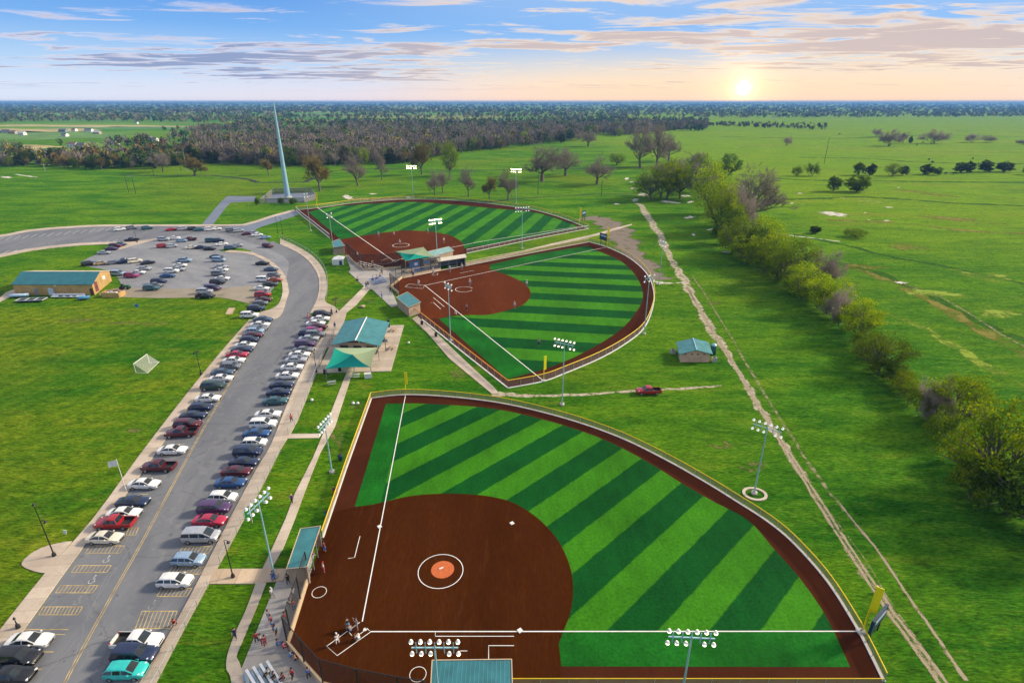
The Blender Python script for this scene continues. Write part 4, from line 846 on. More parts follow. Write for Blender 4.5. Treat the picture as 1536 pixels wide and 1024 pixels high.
LOTS = [
 ('the right-hand column of the upper lot', [('suv','white',375,476,0,5),('suv','navy',385,466,0,8),('hatchback','grey',391,458,0,8),('sedan','maroon',396,452,0,4),('suv','red',395,445,0,2),('sedan','white',393,435,0,0),('sedan','black',405,429,0,4),('van','white',397,422,0,0),('sedan','rust orange',412,422,0,4),('hatchback','grey',411,415,0,4),('sedan','slate blue',407,406,0,0),('sedan','black',394,397,0,0)]),
 ('the middle column of the upper lot', [('pickup','black',309,447,0,0),('suv','silver',308,440,0,6),('van','purple',320,435,0,-4),('suv','black',327,426,0,0),('sedan','white',334,420,0,0),('suv','grey',329,413,0,0),('sedan','white',333,407,0,-5),('sedan','silver',332,402,0,-5),('van','pale blue',329,392,0,0),('sedan','black',325,387,0,0)]),
 ('the left column of the upper lot', [('suv','dark teal',228,435,0,0),('sedan','grey',234,430,0,-3),('suv','navy',239,425,0,0),('sedan','blue',252,416,0,8),('suv','white',258,409,0,3),('sedan','silver',268,406,0,4),('sedan','white',271,400,0,0),('pickup','pale blue',277,393,0,0)]),
 ('the short row beside the tan metal building', [('van','pale blue',177,413,0,0),('suv','magenta',198,416,0,0),('sedan','white',208,411,0,0),('sedan','silver',217,405,0,0)]),
 ('the slanting row behind the tan metal building', [('suv','black',134,398,0,38),('sedan','tan',152,397,0,38),('sedan','grey',170,396,0,38),('pickup','navy',187,394,1,45),('suv','cream',203,394,0,38),('sedan','black',222,396,0,38)]),
 ('the short row on the grass strip', [('sedan','silver',157,381,0,6),('sedan','purple',168,375,0,6),('suv','maroon',174,371,0,6),('sedan','slate blue',181,368,0,-10)]),
 ('the far kerb row of the upper lot', [('pickup','black',198,362,1,15),('suv','white',180,346,0,38),('suv','grey',198,344,0,38),('suv','dark teal',221,344,0,38),('sedan','red',257,346,0,38),('suv','silver',275,345,0,38),('suv','black',290,345,0,38),('sedan','dark teal',299,346,0,38),('suv','white',315,346,0,30),('sedan','white',324,345,0,30),('suv','grey',347,347,0,35),('suv','silver',358,348,0,35),('sedan','maroon',371,352,0,35),('sedan','lavender',380,351,0,30),('sedan','white',386,354,0,30),('sedan','pale blue',398,358,0,25)]),
 ('the crowded double row of the upper lot', [('suv','silver',246,361,0,5),('sedan','white',262,359,0,20),('hatchback','pale blue',273,363,0,15),('pickup','maroon',285,361,1,15),('suv','red',245,371,0,35),('hatchback','silver',258,371,0,35),('sedan','cream',288,373,0,30),('sedan','navy',302,373,0,10),('sedan','black',315,375,0,0),('van','dark teal',318,363,0,15),('suv','navy',328,363,0,15),('sedan','white',333,368,0,35),('suv','slate blue',346,374,0,25),('sedan','silver',356,370,0,20)]),
]
for where, L in LOTS:
    for i, (k, c, x, y, lf, a) in enumerate(L):
        cnt = {}
        same = [q for q in L if q[0] == k and q[1] == c]; extra = '' if len(same) == 1 else f', {NUM(same.index(L[i]))} from the near end'
        car(k, c, x, y, bool(lf), a + rnd.uniform(-3, 3), f'{c} {KN[k]} in ' + where + extra, 'cars parked in the upper lot', y > 400, None, 1.06)
car('suv', 'maroon', 402, 371, False, -22, 'dark maroon SUV driving round the bend below the park path', None, True, None, 1.06)
car('pickup', 'red', 972, 590, True, 2, 'red pickup truck with pale roof alone on the dirt lane behind the outfield', None, True, None, .98, .02)
# ---------------------------------------------------------------- buildings, fences, lamps
def metal_roof(name, rgb, ang, pitch=.45):
    m, t = newmat(name); p = pos(t); u = t.vmath('DOT_PRODUCT', p, (math.cos(ang), math.sin(ang), 0))
    s_ = t.math('SINE', t.math('MULTIPLY', u, 2 * math.pi / pitch)); n = t.noise(p, .6, 4); k = t.step(n, .3, .7, .82, 1.15)
    rib = t.math('MULTIPLY', t.step(s_, .8, .97), .25); c = t.mix(rib, t.vmath('MULTIPLY', rgb, t.comb(k, k, k)), [q * 1.7 for q in rgb])
    t.l.new(c, t.b.inputs[0]); t.b.inputs['Roughness'].default_value = .45; t.b.inputs['Metallic'].default_value = .15; bump(t, t.step(s_, .7, 1), .4, .04); return m
def brick_mat(name, a, b, mortar, sc=1.0):
    m, t = newmat(name); n = t.new('ShaderNodeTexBrick'); o = t.sep(pos(t)); t.put(t.comb(t.math('ADD', o[0], o[1]), o[2], 0.0), n.inputs['Vector'])
    for i, c in enumerate((a, b, mortar)): n.inputs[i + 1].default_value = (*c, 1)
    n.inputs['Scale'].default_value = 2.2 * sc; n.inputs['Mortar Size'].default_value = .03
    k = t.step(t.noise(pos(t), .5, 4), .3, .7, .85, 1.12); t.l.new(t.vmath('MULTIPLY', n.outputs[0], t.comb(k, k, k)), t.b.inputs[0]); t.b.inputs['Roughness'].default_value = .9; return m
TEAL = metal_roof('teal_metal_roof', (.035, .175, .205), 0.0); TEALX = metal_roof('teal_metal_roof_cross', (.05, .22, .235), math.pi / 2); TEALD = metal_roof('deep_teal_roof', (.008, .135, .165), 0.0, .9)
TANW = metal_roof('tan_metal_siding', (.52, .33, .13), 0.0, .9); CREAMR = M('cream_roof_panel', (.66, .52, .36), .6, .1, .5)
BRK = brick_mat('tan_pink_block', (.66, .40, .28), (.72, .45, .32), (.55, .38, .28), .6); BLOCK = brick_mat('tan_block', (.42, .31, .22), (.46, .34, .24), (.34, .26, .2), .6)
BRN = M('brown_wood', (.09, .035, .018), .7, .25, 2); TRIM = M('tan_trim', (.55, .42, .27), .6, .1); WHT = M('white_trim', (.74, .74, .72), .5, .06); DRK = M('dark_interior', (.035, .035, .04), .8, .2)
STEEL = M('galvanised_steel', (.42, .47, .50), .4, .12, 2, .5); PALEST = M('pale_blue_steel', (.30, .50, .60), .4, .1, .6, .2); BLKM = M('black_painted_metal', (.014, .015, .017), .45, .15); YEL = M('yellow_plastic', (.80, .55, .005), .55, .06); YELP = M('bright_yellow_mesh', (.85, .72, .0), .6, .06)
GREYM = M('grey_paint', (.25, .27, .29), .6, .12); BLUE = M('blue_plastic', (.03, .16, .48), .5, .1); ALU = M('aluminium_plank', (.68, .71, .74), .35, .08, 1, .35); CONCF = M('footing_concrete', (.45, .42, .39), .9, .12)
def netmat(name, rgb, alpha, cell=.0):
    m, t = newmat(name); t.b.inputs[0].default_value = (*rgb, 1); t.b.inputs['Roughness'].default_value = .8
    n = t.noise(pos(t), .8, 3); t.l.new(t.step(n, 0, 1, alpha * .8, alpha * 1.2), t.b.inputs['Alpha']); return m
LINKM = netmat('chain_link', (.36, .34, .29), .22); TANF = netmat('tan_fence_fabric', (.40, .31, .16), .55); NETB = netmat('black_netting', (.02, .018, .016), .48); WNET = netmat('white_net', (.75, .75, .72), .22); PRIV = netmat('grey_fence_slats', (.22, .21, .19), .60)
def gable(name, A, B, C, eave, ridge, wall, roof, label, cat, roof2=None, over=.4, capm=None, gablem=None, inset=0.0):
    """A, B front corners, C the corner behind B; the ridge runs along A to B"""
    A, B, C = (Vector((q.x, q.y, 0)) for q in (A, B, C)); D = A + (C - B); o = (A + B + C + D) / 4
    u = (B - A).normalized(); v = (C - B).normalized(); L = (B - A).length; Wd = (C - B).length
    e = empty(name, o, 0, label=label, cat=cat); loc = lambda p, z: (p.x - o.x, p.y - o.y, z)
    q = [A + (u + v) * inset, B + (v - u) * inset, C - (u + v) * inset, D + (u - v) * inset]
    mb = MB(); n = 4
    vs = [loc(p, -.05) for p in q] + [loc(p, eave) for p in q] + [loc((q[1] + q[2]) / 2, ridge - .06), loc((q[3] + q[0]) / 2, ridge - .06)]
    mb.add(vs, [(0,1,5,4),(1,2,6,5),(2,3,7,6),(3,0,4,7)]); w_ = mb.build('wall', wall, e)
    gb = MB().add(vs, [(5,6,8),(7,4,9)]); gb.build('gable', gablem or wall, e)
    th = .12; sl = (ridge - eave) / (Wd / 2); dz_ = over * sl
    R0, R1 = (A + D) / 2 - u * over, (B + C) / 2 + u * over
    for nm, (p, q_, sgn, mt) in (('roof_slope', (A, B, -1, roof)), ('roof_slope', (D, C, 1, roof2 or roof))):
        a, b = p - u * over + v * sgn * over, q_ + u * over + v * sgn * over; z0 = eave - dz_ + .02
        vs = [loc(a, z0), loc(b, z0), loc(R1, ridge), loc(R0, ridge)]; vs += [(x, y, z + th) for x, y, z in vs]
        fs = [(0,3,2,1),(4,5,6,7),(0,1,5,4),(1,2,6,5),(2,3,7,6),(3,0,4,7)]
        if sgn > 0: fs = [f[::-1] for f in fs]
        MB().add(vs, fs).build(nm, mt, e)
    if capm: MB().tube(loc(R0 - u * .02, ridge + .10), loc(R1 + u * .02, ridge + .10), .17, .17, 6).build('ridge_cap', capm, e)
    e['_u'] = 0; return e, o, u, v, L, Wd
def fit(p, row):
    lo, hi = 0.0, 80.0
    for _ in range(40):
        z = (lo + hi) / 2; dz = z - HC
        if 512 - F * (p.y * SN + dz * CS) / (p.y * CS - dz * SN) > row: lo = z
        else: hi = z
    return lo
# the long tan metal building by the upper lot
A, B, C = P(24, 442.5), P(142.6, 442.5), P(168, 421); ev = HT(142.6, 442.5, 426.8); rg = fit((B + C) / 2, 407.6)
e, o, u, v, L, Wd = gable('metal_building', A, B, C, ev, rg, TANW, TEALD, 'long tan metal building with teal roof beside the upper car park', 'building', CREAMR, .25)
def lp(p, z=0): return (p.x - o.x, p.y - o.y, z)
az_ = math.atan2(u.y, u.x)
for f, w_, h, z, mt, nm in ((.27, 1.1, 2.3, 1.15, GREYM, 'door'), (.53, .5, .5, 3.2, WHT, 'wall_lamp'), (.97, .9, 2.2, 1.1, BRN, 'door')): MB().box(lp(A + u * L * f - v * .06, z), (w_, .12, h), rz=az_).build(nm, mt, e)
MB().box(lp(B + v * Wd * .6 + u * .06, 3.0), (.12, 1.6, 1.2), rz=az_).build('vent_panel', WHT, e)
MB().box(lp(A + u * L * .47 - v * .35, 1.25), (1.7, .5, 2.3), rz=az_).build('electrical_cabinet', M('pale_cabinet', (.55,.62,.72), .6), e)
MB().box(lp(B + v * Wd * .12 + u * .08, 2.2), (.10, 2.2, 3.2), rz=az_).build('wall_mural', M('dark_red_mural', (.22,.06,.06), .7, .6, 1.2), e)
# pavilion with a teal gable roof
ez = 3.1; lf, rf, lb, rb_ = P(507, 519, ez), P(567.5, 517, ez), P(520, 483, ez), P(580, 484.5, ez)
pe, o, u, v, L, Wd = gable('pavilion', rf, rb_, lb, ez, fit((lf + rf) / 2, 511), BLOCK, TEALX, 'large open pavilion with teal gable roof and white ridge on a concrete slab', 'pavilion', TEALX, .7, WHT, BRN, .9)
for f in (.18, .45, .78):                      # lamps in the front gable, doors and openings along the right wall
    q = rf + v * (Wd * f) - u * .02; MB().ball(lp(q + u * .75, ez + .25), .20).build('gable_lamp', M('warm_lamp_glass', (.85,.75,.55), .3), pe)
for f in (.12, .34, .56, .80): MB().box(lp(rf + u * (L * f) + v * .84, 1.15), (1.5, .14, 2.2), rz=math.atan2(u.y, u.x)).build('opening', DRK, pe)
for f in (.2, .5, .8): MB().box(lp(rf + v * (Wd * f) + u * .84, 1.2), (.14, 2.0, 2.2), rz=math.atan2(u.y, u.x)).build('opening', DRK, pe)
# small brick restroom on the right
A, B, C = P(1020.4, 543), P(1063, 543), P(1052, 515); ev = HT(1020, 543, 529.6)
fl, fr = P(1020, 543), P(1063.5, 543); dep = 6.4; dv = (P(1036, 507) - P(1045, 537)).normalized(); bl, br = fl + dv * dep, fr + dv * dep
e, o, u, v, L, Wd = gable('restroom_building', fr, br, bl, ev, fit((fl + fr) / 2, 524), BRK, TEALX, 'small pink block restroom with teal gable roof beside the dirt track', 'building', TEALX, .55, PALEST)
az_ = math.atan2(v.y, v.x)
for f in (.2, .42, .62, .85): MB().box(lp(fr + v * (Wd * f) - u * .05, ev - .25), (.45, .14, .2), rz=az_).build('vent', DRK, e)
MB().box(lp(fl + u * 2.5 + v * .06, 1.05), (.14, 1.0, 2.1), rz=az_ - math.pi/2 + math.pi/2).build('door', GREYM, e)
tk = empty('storage_tank', P(1069, 531), 0, label='dark teal upright tank with pale cap beside the pink restroom', cat='tank'); MB().lathe([(.001,-.05),(.75,-.05),(.75,2.3),(.6,2.5)], n=14).build('tank_body', M('dark_teal_tank', (.02,.11,.12), .5), tk); MB().lathe([(.72,2.3),(.5,2.75),(.001,2.85)], n=14).build('tank_cap', PALEST, tk)
for i, (x, y, lb_) in enumerate(((1009, 530, 'grey air conditioning unit left of the pink restroom wall'), (1071, 542, 'grey air conditioning unit at the right corner of the pink restroom'))):
    a = empty('air_conditioner', P(x, y), .1, label=lb_, cat='air conditioner'); MB().box((0,0,.55), (1.1,.9,1.1)).build('casing', M('unit_grey', (.40,.40,.38), .6), a); MB().lathe([(.001,1.12),(.36,1.12),(.38,1.16),(.30,1.17),(.001,1.14)], n=12).build('fan', DRK, a)
# dugouts: block walls, teal lean-to roof
def dugout(px, z, roofm, label, front, wallm=BLOCK, dz=.35):
    """px: four roof corners in the photo, clockwise; front: index of the edge open to the field"""
    g = [P(x, y, z) for x, y in px]; o = sum(g, Vector()) / 4; o.z = 0; e = empty('dugout', o, 0, label=label, cat='dugout')
    hi = {front, (front + 1) % 4}; top = [Vector((p.x - o.x, p.y - o.y, z + (dz if i in hi else 0))) for i, p in enumerate(g)]
    c = sum(top, Vector()) / 4; up = [p + Vector((0, 0, .14)) for p in top]; ar = sum(top[i].x * top[(i+1)%4].y - top[(i+1)%4].x * top[i].y for i in range(4))
    fs = [(3,2,1,0),(4,5,6,7),(0,1,5,4),(1,2,6,5),(2,3,7,6),(3,0,4,7)]
    if ar < 0: fs = [f[::-1] for f in fs]
    MB().add(top + up, fs).build('roof', roofm, e)
    fa = MB()
    for i in range(4): fa.tube(up[i] * 1.008, up[(i + 1) % 4] * 1.008, .07, .07, 4)
    fa.build('fascia', TRIM, e); wl_ = MB(); ins = [c + (p - c) * .90 for p in top]
    for i in range(4):
        if i == front: continue
        a, b = ins[i], ins[(i + 1) % 4]; d_ = (b - a); d_.z = 0; n_ = Vector((d_.y, -d_.x, 0)).normalized() * .1
        q = [a - n_, b - n_, b + n_, a + n_]; vs = [(p.x, p.y, -.05) for p in q] + [(p.x, p.y, p.z) for p in q]
        f2 = [(0,3,2,1),(4,5,6,7),(0,1,5,4),(1,2,6,5),(2,3,7,6),(3,0,4,7)]; wl_.add(vs, f2)
    wl_.build('wall', wallm, e); a, b = ins[front], ins[(front + 1) % 4]
    for k in range(4):
        p = a.lerp(b, (k + .04) / 3.08); MB().tube((p.x, p.y, -.05), (p.x, p.y, p.z), .06).build('post', STEEL, e)
    m0, m1 = a.lerp(c, .55), b.lerp(c, .55); bd = (m1 - m0); MB().box(((m0.x + m1.x) / 2, (m0.y + m1.y) / 2, .45), (bd.length * .9, .4, .06), rz=math.atan2(bd.y, bd.x)).build('bench', ALU, e)
    return e
dugout([(451,794),(481.5,793),(461.5,854),(430,854)], 2.7, TEALX, 'dugout with long teal roof on the left of the nearest ball field', 1)
dugout([(649,995),(767,993.5),(769,1062),(645,1064)], 2.7, TEAL, 'dugout with wide teal roof at the bottom edge of the nearest field', 0)
dugout([(594.5,446.5),(611.5,440),(631.5,455.5),(612.5,461.5)], 3.0, TEALX, 'block dugout with teal roof on the near side of the middle field', 1)
dugout([(655,388),(698,381.5),(700,388),(658,394.5)], 3.0, M('cream_metal_roof', (.62,.56,.44), .5, .1, .6), 'dugout with cream roof and dark front on the far side of the middle field', 2, GREYM)
dugout([(640.5,379.5),(673.5,371.5),(681,376.5),(650,385)], 3.0, metal_roof('pale_teal_roof', (.22,.40,.38), .4), 'dugout with pale teal roof on the near side of the far field', 0)
dugout([(498,363),(509,360),(517.5,370.5),(500,371.8)], 3.0, TEALX, 'small dugout with blue-teal roof on the left of the far field', 1)
# shade sails on posts
def sail(name, px, z, apex, cols, label):
    g = [P(x, y, z_) for (x, y), z_ in zip(px, z)]; o = sum(g, Vector()) / 4; o.z = 0; e = empty(name, o, 0, label=label, cat='shade canopy'); q = [p - o for p in g]
    ap = P(*apex) - o; 
    for i in range(4):
        mb = MB(); a, b = q[i], q[(i + 1) % 4]; n = 6; vs = []; fs = []
        for r_ in range(n + 1):
            for s in range(n + 1):
                t_ = s / n; w_ = 1 - r_ / n; ed = a.lerp(b, t_); m_ = a.lerp(b, .5); ed = ed.lerp(m_.lerp(ap, .12), .5 * (1 - (2 * t_ - 1) ** 2) * w_)
                p = ed.lerp(ap, r_ / n); p.z -= .35 * math.sin(math.pi * r_ / n); vs.append(p)
        for r_ in range(n):
            for s in range(n): k = r_ * (n + 1) + s; fs.append((k, k + 1, k + n + 2, k + n + 1))
        mb.add(vs, fs, 0, True).build('fabric_panel', cols[i], e)
    for p in q: MB().tube((p.x, p.y, -.05), (p.x, p.y, p.z + .1), .09).build('post', GREYM, e)
    MB().tube((ap.x, ap.y, -.05), (ap.x, ap.y, ap.z), .09).build('mast', GREYM, e); return e
FT, FL, FSUN, FD = (leaf_mat('fabric_' + n, c, [q * 1.1 for q in c], None, .25) for n, c in (('teal', (.01,.24,.20)), ('sea_green', (.02,.32,.24)), ('pale_sunlit', (.36,.46,.28)), ('deep_teal', (.008,.17,.17))))  # pale panels have the sun on the canopy put into their colour
sail('shade_canopy', [(488,553),(556,550.5),(567,521),(502,521.5)], [2.8,2.8,3.6,3.6], (528.5,531.5,4.4), [FD,FSUN,FSUN,FL], 'large green shade canopy with sunlit side painted cream, in front of the pavilion')
sail('shade_canopy', [(608,391.5),(651,384),(635,370.5),(594,377)], [3.6,3.6,4.6,4.2], (622,381,4.9), [FL,FSUN,FSUN,FT], 'green shade canopy with sunlit side painted pale, between the middle and far ball fields')
# ---- fences
def fence(name, px, h, label, posts=40, fabric=LINKM, rail=YEL, railr=.07, postm=STEEL, ground=True, cat='fence', group=None):
    g = [Vector(p) if not isinstance(p, tuple) else P(*p) for p in px]; seg = [(b - a).length for a, b in zip(g, g[1:])]; T = sum(seg); o = g[len(g) // 2].copy(); o.z = 0
    e = empty(name, o, 0, label=label, cat=cat, group=group); loc = [Vector((p.x - o.x, p.y - o.y, 0)) for p in g]
    pan = MB(); 
    for a, b in zip(loc, loc[1:]): pan.add([(a.x, a.y, .02), (b.x, b.y, .02), (b.x, b.y, h), (a.x, a.y, h)], [(0, 1, 2, 3)])
    pan.build('fence_panel', fabric, e); MB().path([(p.x, p.y, h) for p in loc], railr, 6).build('top_rail', rail, e)
    n = min(posts, max(2, int(T / 3) + 1)); me = MB().tube((0, 0, -.1), (0, 0, h), .045, .045, 6).mesh('post'); me.materials.append(postm)
    for k in range(n):
        d_ = T * k / (n - 1); i = 0
        while i < len(seg) - 1 and d_ > seg[i]: d_ -= seg[i]; i += 1
        p = loc[i].lerp(loc[i + 1], min(1, d_ / seg[i])); q = bpy.data.objects.new('post', me); COL.objects.link(q); q.parent = e; q.location = p
    return e
off = lambda L, dx, dy: [(x + dx, y + dy) for x, y in L]
fence('outfield_fence', A1, 1.35, 'curved yellow-topped fence round the outfield of the nearest field', 60, TANF, YEL, .08)
fence('outfield_fence', L1[:3], 1.35, 'straight yellow-topped fence down the left side of the nearest field', 30, TANF, YEL, .08)
fence('outfield_fence', [P(768, 1017, 1.35), P(1326, 1017, 1.35)], 1.35, 'straight yellow-topped fence along the bottom of the nearest field', 24, TANF, YEL, .05)
fence('outfield_fence', A2, 1.9, 'curved yellow-topped fence round the outfield of the middle field', 60, LINKM, YEL, .10)
fence('outfield_fence', L2, 1.9, 'orange-topped fence down the near left side of the middle field', 30, LINKM, M('orange_rail', (.80,.30,.01), .5), .12)
fence('outfield_fence', T2[:4], 1.6, 'tan fence along the far foul side of the middle field', 30, TANF, M('cream_rail', (.66,.58,.36), .5), .10)
fence('outfield_fence', A3, 2.0, 'curved yellow-topped fence round the outfield of the far field', 60, LINKM, YEL, .14)
fence('outfield_fence', T3[:3], 1.6, 'pale-railed fence along the near foul side of the far field', 30, LINKM, M('lilac_rail', (.55,.55,.62), .5), .12)
fence('outfield_fence', L3[:4], 1.8, 'dark-panelled fence down the left side of the far field', 20, PRIV, WHT, .12)
fence('pavement_fence', [(507,490),(480,547),(446,634),(433,652)], 1.5, 'grey chain-link fence by the right pavement near the pavilion', 30, LINKM, STEEL, .04)
fence('pavement_fence', [(421,677),(395,729),(364,784),(331,846)], 1.4, 'grey chain-link fence by the right pavement beside the green banner', 30, LINKM, STEEL, .035)
fence('pavement_fence', [(312,880),(275,948),(237,1021),(190,1100)], 1.1, 'low chain-link fence by the right pavement at the bottom left', 24, LINKM, STEEL, .03)
fence('pavement_fence', smoothpts([(420,356.5),(449,370),(473,386),(488.5,407),(492,430),(489.5,450)],4), 1.3, 'low fence curving round the outside of the road bend', 24, LINKM, STEEL, .05)
fence('tower_fence', [(391,306),(457,304),(474,299),(468,289),(412,289.5),(391,306)], 3.2, 'tall grey fence enclosing the foot of the spire', 30, PRIV, STEEL, .08)
slab('path', smoothpts([(690,396.5),(760,382),(830,365),(893,351),(915,344),(948,336)],3) + smoothpts([(948,337.5),(916,347.5),(893,354),(830,368),(760,385),(692,399)],3), CONC, .06)
# ---- backstops of netting on tall posts
def backstop(px, h, label, lean=0):
    g = [P(*q) for q in px]; o = g[len(g) // 2].copy(); e = empty('backstop', o, 0, label=label, cat='backstop'); L_ = [p - o for p in g]
    mb = MB(); rl = MB()
    for a, b in zip(L_, L_[1:]): mb.add([(a.x, a.y, .05), (b.x, b.y, .05), (b.x, b.y, h), (a.x, a.y, h)], [(0,1,2,3)]); rl.tube((a.x, a.y, h), (b.x, b.y, h), .05, n=6)
    mb.build('net', NETB, e); rl.build('top_cable', BLKM, e)
    for a, b in zip(L_, L_[1:]):
        n = max(1, round((b - a).length / 5))
        for k in range(n): p = a.lerp(b, k / n); MB().tube((p.x, p.y, -.1), (p.x, p.y, h), .09).build('post', BLKM, e)
    p = L_[-1]; MB().tube((p.x, p.y, -.1), (p.x, p.y, h), .09).build('post', BLKM, e)
    bw = MB(); bw.ribbon([(p.x, p.y) for p in L_], .25, -.05, .9); bw.build('base_wall', TRIM, e)
backstop([(464,866),(452,905),(437,953),(432,968),(458,1000),(486,1031),(540,1046),(600,1058),(640,1064)], 4.4, 'black net backstop behind home plate of the nearest field')
backstop([(661,405.5),(632,411.5),(603,417.5),(586,431),(599,442)], 5.0, 'net backstop on tall posts behind home plate of the middle field')
backstop([(522,385),(530,394),(545,405.5),(575,405),(602,402.5)], 6.0, 'net backstop on tall posts behind home plate of the far field')
# ---- floodlight masts
LIT = bpy.data.materials.new('lit_floodlamp'); LIT.use_nodes = True; tt = NT(LIT.node_tree); tt.b = tt.n['Principled BSDF']
tt.b.inputs[0].default_value = (.9, .88, .8, 1); tt.b.inputs['Emission Color'].default_value = (1, .86, .56, 1); tt.b.inputs['Emission Strength'].default_value = 3.0
FAR = LIT.copy(); FAR.name = 'bright_floodlamp'; FAR.node_tree.nodes['Principled BSDF'].inputs['Emission Strength'].default_value = 22; FAR.node_tree.nodes['Principled BSDF'].inputs['Emission Color'].default_value = (1, .80, .48, 1)
DIM = bpy.data.materials.new('pale_floodlamp'); DIM.use_nodes = True; tt = NT(DIM.node_tree); tt.n['Principled BSDF'].inputs[0].default_value = (.85, .85, .82, 1); tt.n['Principled BSDF'].inputs['Emission Color'].default_value = (1, .95, .85, 1); tt.n['Principled BSDF'].inputs['Emission Strength'].default_value = .7
LH = MB().lathe([(.06, .34), (.16, .30), (.27, .10), (.30, 0)], n=10).mesh('lamp_housing'); LB = MB().lathe([(.001, -.24), (.16, -.20), (.25, -.08), (.27, .04), (.24, .10)], n=10).mesh('bulb'); LH.materials.append(WHT)
LB.materials.append(LIT)
def mast(base, h, ang, lit, label, nl=6, wd=4.2, k=1.0, pole=PALEST):
    e = empty('floodlight_mast', base, 0, label=label, cat='floodlight', group='floodlight masts round the ball fields')
    MB().lathe([(.001,-.1),(.5*k,-.1),(.5*k,.35),(.22*k,.4)], n=8).build('footing', CONCF, e)
    MB().tube((0, 0, .3), (0, 0, h), .13 * k, .075 * k, 10).build('pole', pole, e)
    d = Vector((math.cos(R(ang)), math.sin(R(ang)), 0)); nrm = Vector((-d.y, d.x, 0))
    b = MB()
    for z in (h - .25,): b.box((0, 0, z), (wd, .12, .12), rz=R(ang))
    for s in (-.4, -.2, 0, .2, .4): b.box(tuple(d * s * wd + Vector((0, 0, h - .25))), (.08, .1, 1.3), rz=R(ang))
    b.build('crossarm', pole, e)
    for r_, (n, z) in enumerate(((nl, h + .45), (nl, h - 1.05))):
        for i in range(n):
            if r_ and n > 4 and i == n // 2: continue
            s = (i / max(1, n - 1) - .5) * wd; o = bpy.data.objects.new('lamp_housing', LH); COL.objects.link(o); o.parent = e; o.location = d * s + Vector((0, 0, z)); o.rotation_euler = (R(-28), 0, R(ang)); o.scale = (k,) * 3
            o.scale = (k * .74,) * 3; q = bpy.data.objects.new('bulb', LB); COL.objects.link(q); q.parent = o
            if lit and k > 1.15: q.material_slots[0].link = 'OBJECT'; q.material_slots[0].material = FAR
            if not lit: q.material_slots[0].link = 'OBJECT'; q.material_slots[0].material = DIM
    return e
def mast_px(x, y, yt, ang, lit, label, **kw): return mast(P(x, y), HT(x, y, yt), ang, lit, label, **kw)
for x, yt, a, lb_ in ((652, 968, 0, 'lit floodlight mast by the teal dugout roof at the bottom'), (1038, 953, -3, 'lit floodlight mast at the bottom right of the nearest field')):
    q = P(x, yt, 13.0); q.z = 0; mast(q, 13.0, a, True, lb_)
mast_px(498,708,634,80,False,'pale floodlight mast on the lawn left of the nearest outfield')
mast_px(412,866,752,75,False,'pale floodlight mast beside the long teal dugout roof')
mast_px(1131,740,640,-38,False,'pale floodlight mast behind the right-hand curve of the nearest outfield fence')
mast_px(843,607,514,-30,True,'lit floodlight mast between the nearest and middle fields')
mast_px(966,501,416,25,False,'pale floodlight mast on the right-hand curve of the middle field',nl=3,wd=3)
mast_px(988,427,364,-70,False,'pale floodlight mast between the middle field and the dirt track',nl=3,wd=3)
mast_px(676,511,428,-50,False,'pale floodlight mast on the near left side of the middle field',nl=3,wd=3)
mast_px(656,386,331,35,True,'lit floodlight mast rising behind the green shade canopy',k=1.2,wd=5)
mast_px(783,373,313,25,False,'pale floodlight mast on the strip between the middle and far fields',k=1.2,wd=6)
mast_px(620,296,250,0,True,'lit floodlight mast at the top of the far outfield',k=1.3,wd=5.6)
mast_px(774,305,255,-10,True,'lit floodlight mast at the right of the far outfield',k=1.3,wd=5.6)
mast_px(501,381,322,60,False,'white floodlight mast by the small blue-teal dugout',nl=2,wd=2.4,k=1.2,pole=STEEL)
mast_px(466,346,292,60,False,'plain pale mast on the lawn left of the far field',nl=2,wd=1.8,k=1.1,pole=STEEL)
rg_ = MB().ribbon([(1.7 * math.cos(a), 1.5 * math.sin(a)) for a in [2 * math.pi * i / 28 for i in range(28)]], .45, -.05, .16, closed=True); tag(rg_.build('planter_ring', CONC, None, P(1132, 741)), 'round concrete ring around the foot of the right-hand floodlight mast', 'planter ring')
# the tall pale spire
e = empty('spire', P(432, 298), 0, label='very tall pale blue tapering spire rising above the horizon', cat='tower')
MB().lathe([(.001,-.1),(2.6,-.1),(2.6,1.4),(2.1,1.5),(.001,1.5)], n=12).build('footing', CONCF, e); MB().lathe([(1.75,1.4),(1.45,14),(1.0,32),(.45,54),(.25,57.2)], n=14).build('shaft', PALEST, e); MB().tube((0,0,57), (0,0,59.3), .14, .06).build('tip_rod', STEEL, e)
for x, y, yt, wd in ((386,308,297,6),(423,306.5,297,9),(440,306,297,11)): p = P(x, y); tree('shrub', p, HT(x, y, yt), label='dark green bush at the fence of the spire, ' + {386: 'leftmost and narrowest', 423: 'just left of the spire', 440: 'just right of the spire'}[x], cat='bush', group='bushes at the spire fence', wid=wd / ppm(p))
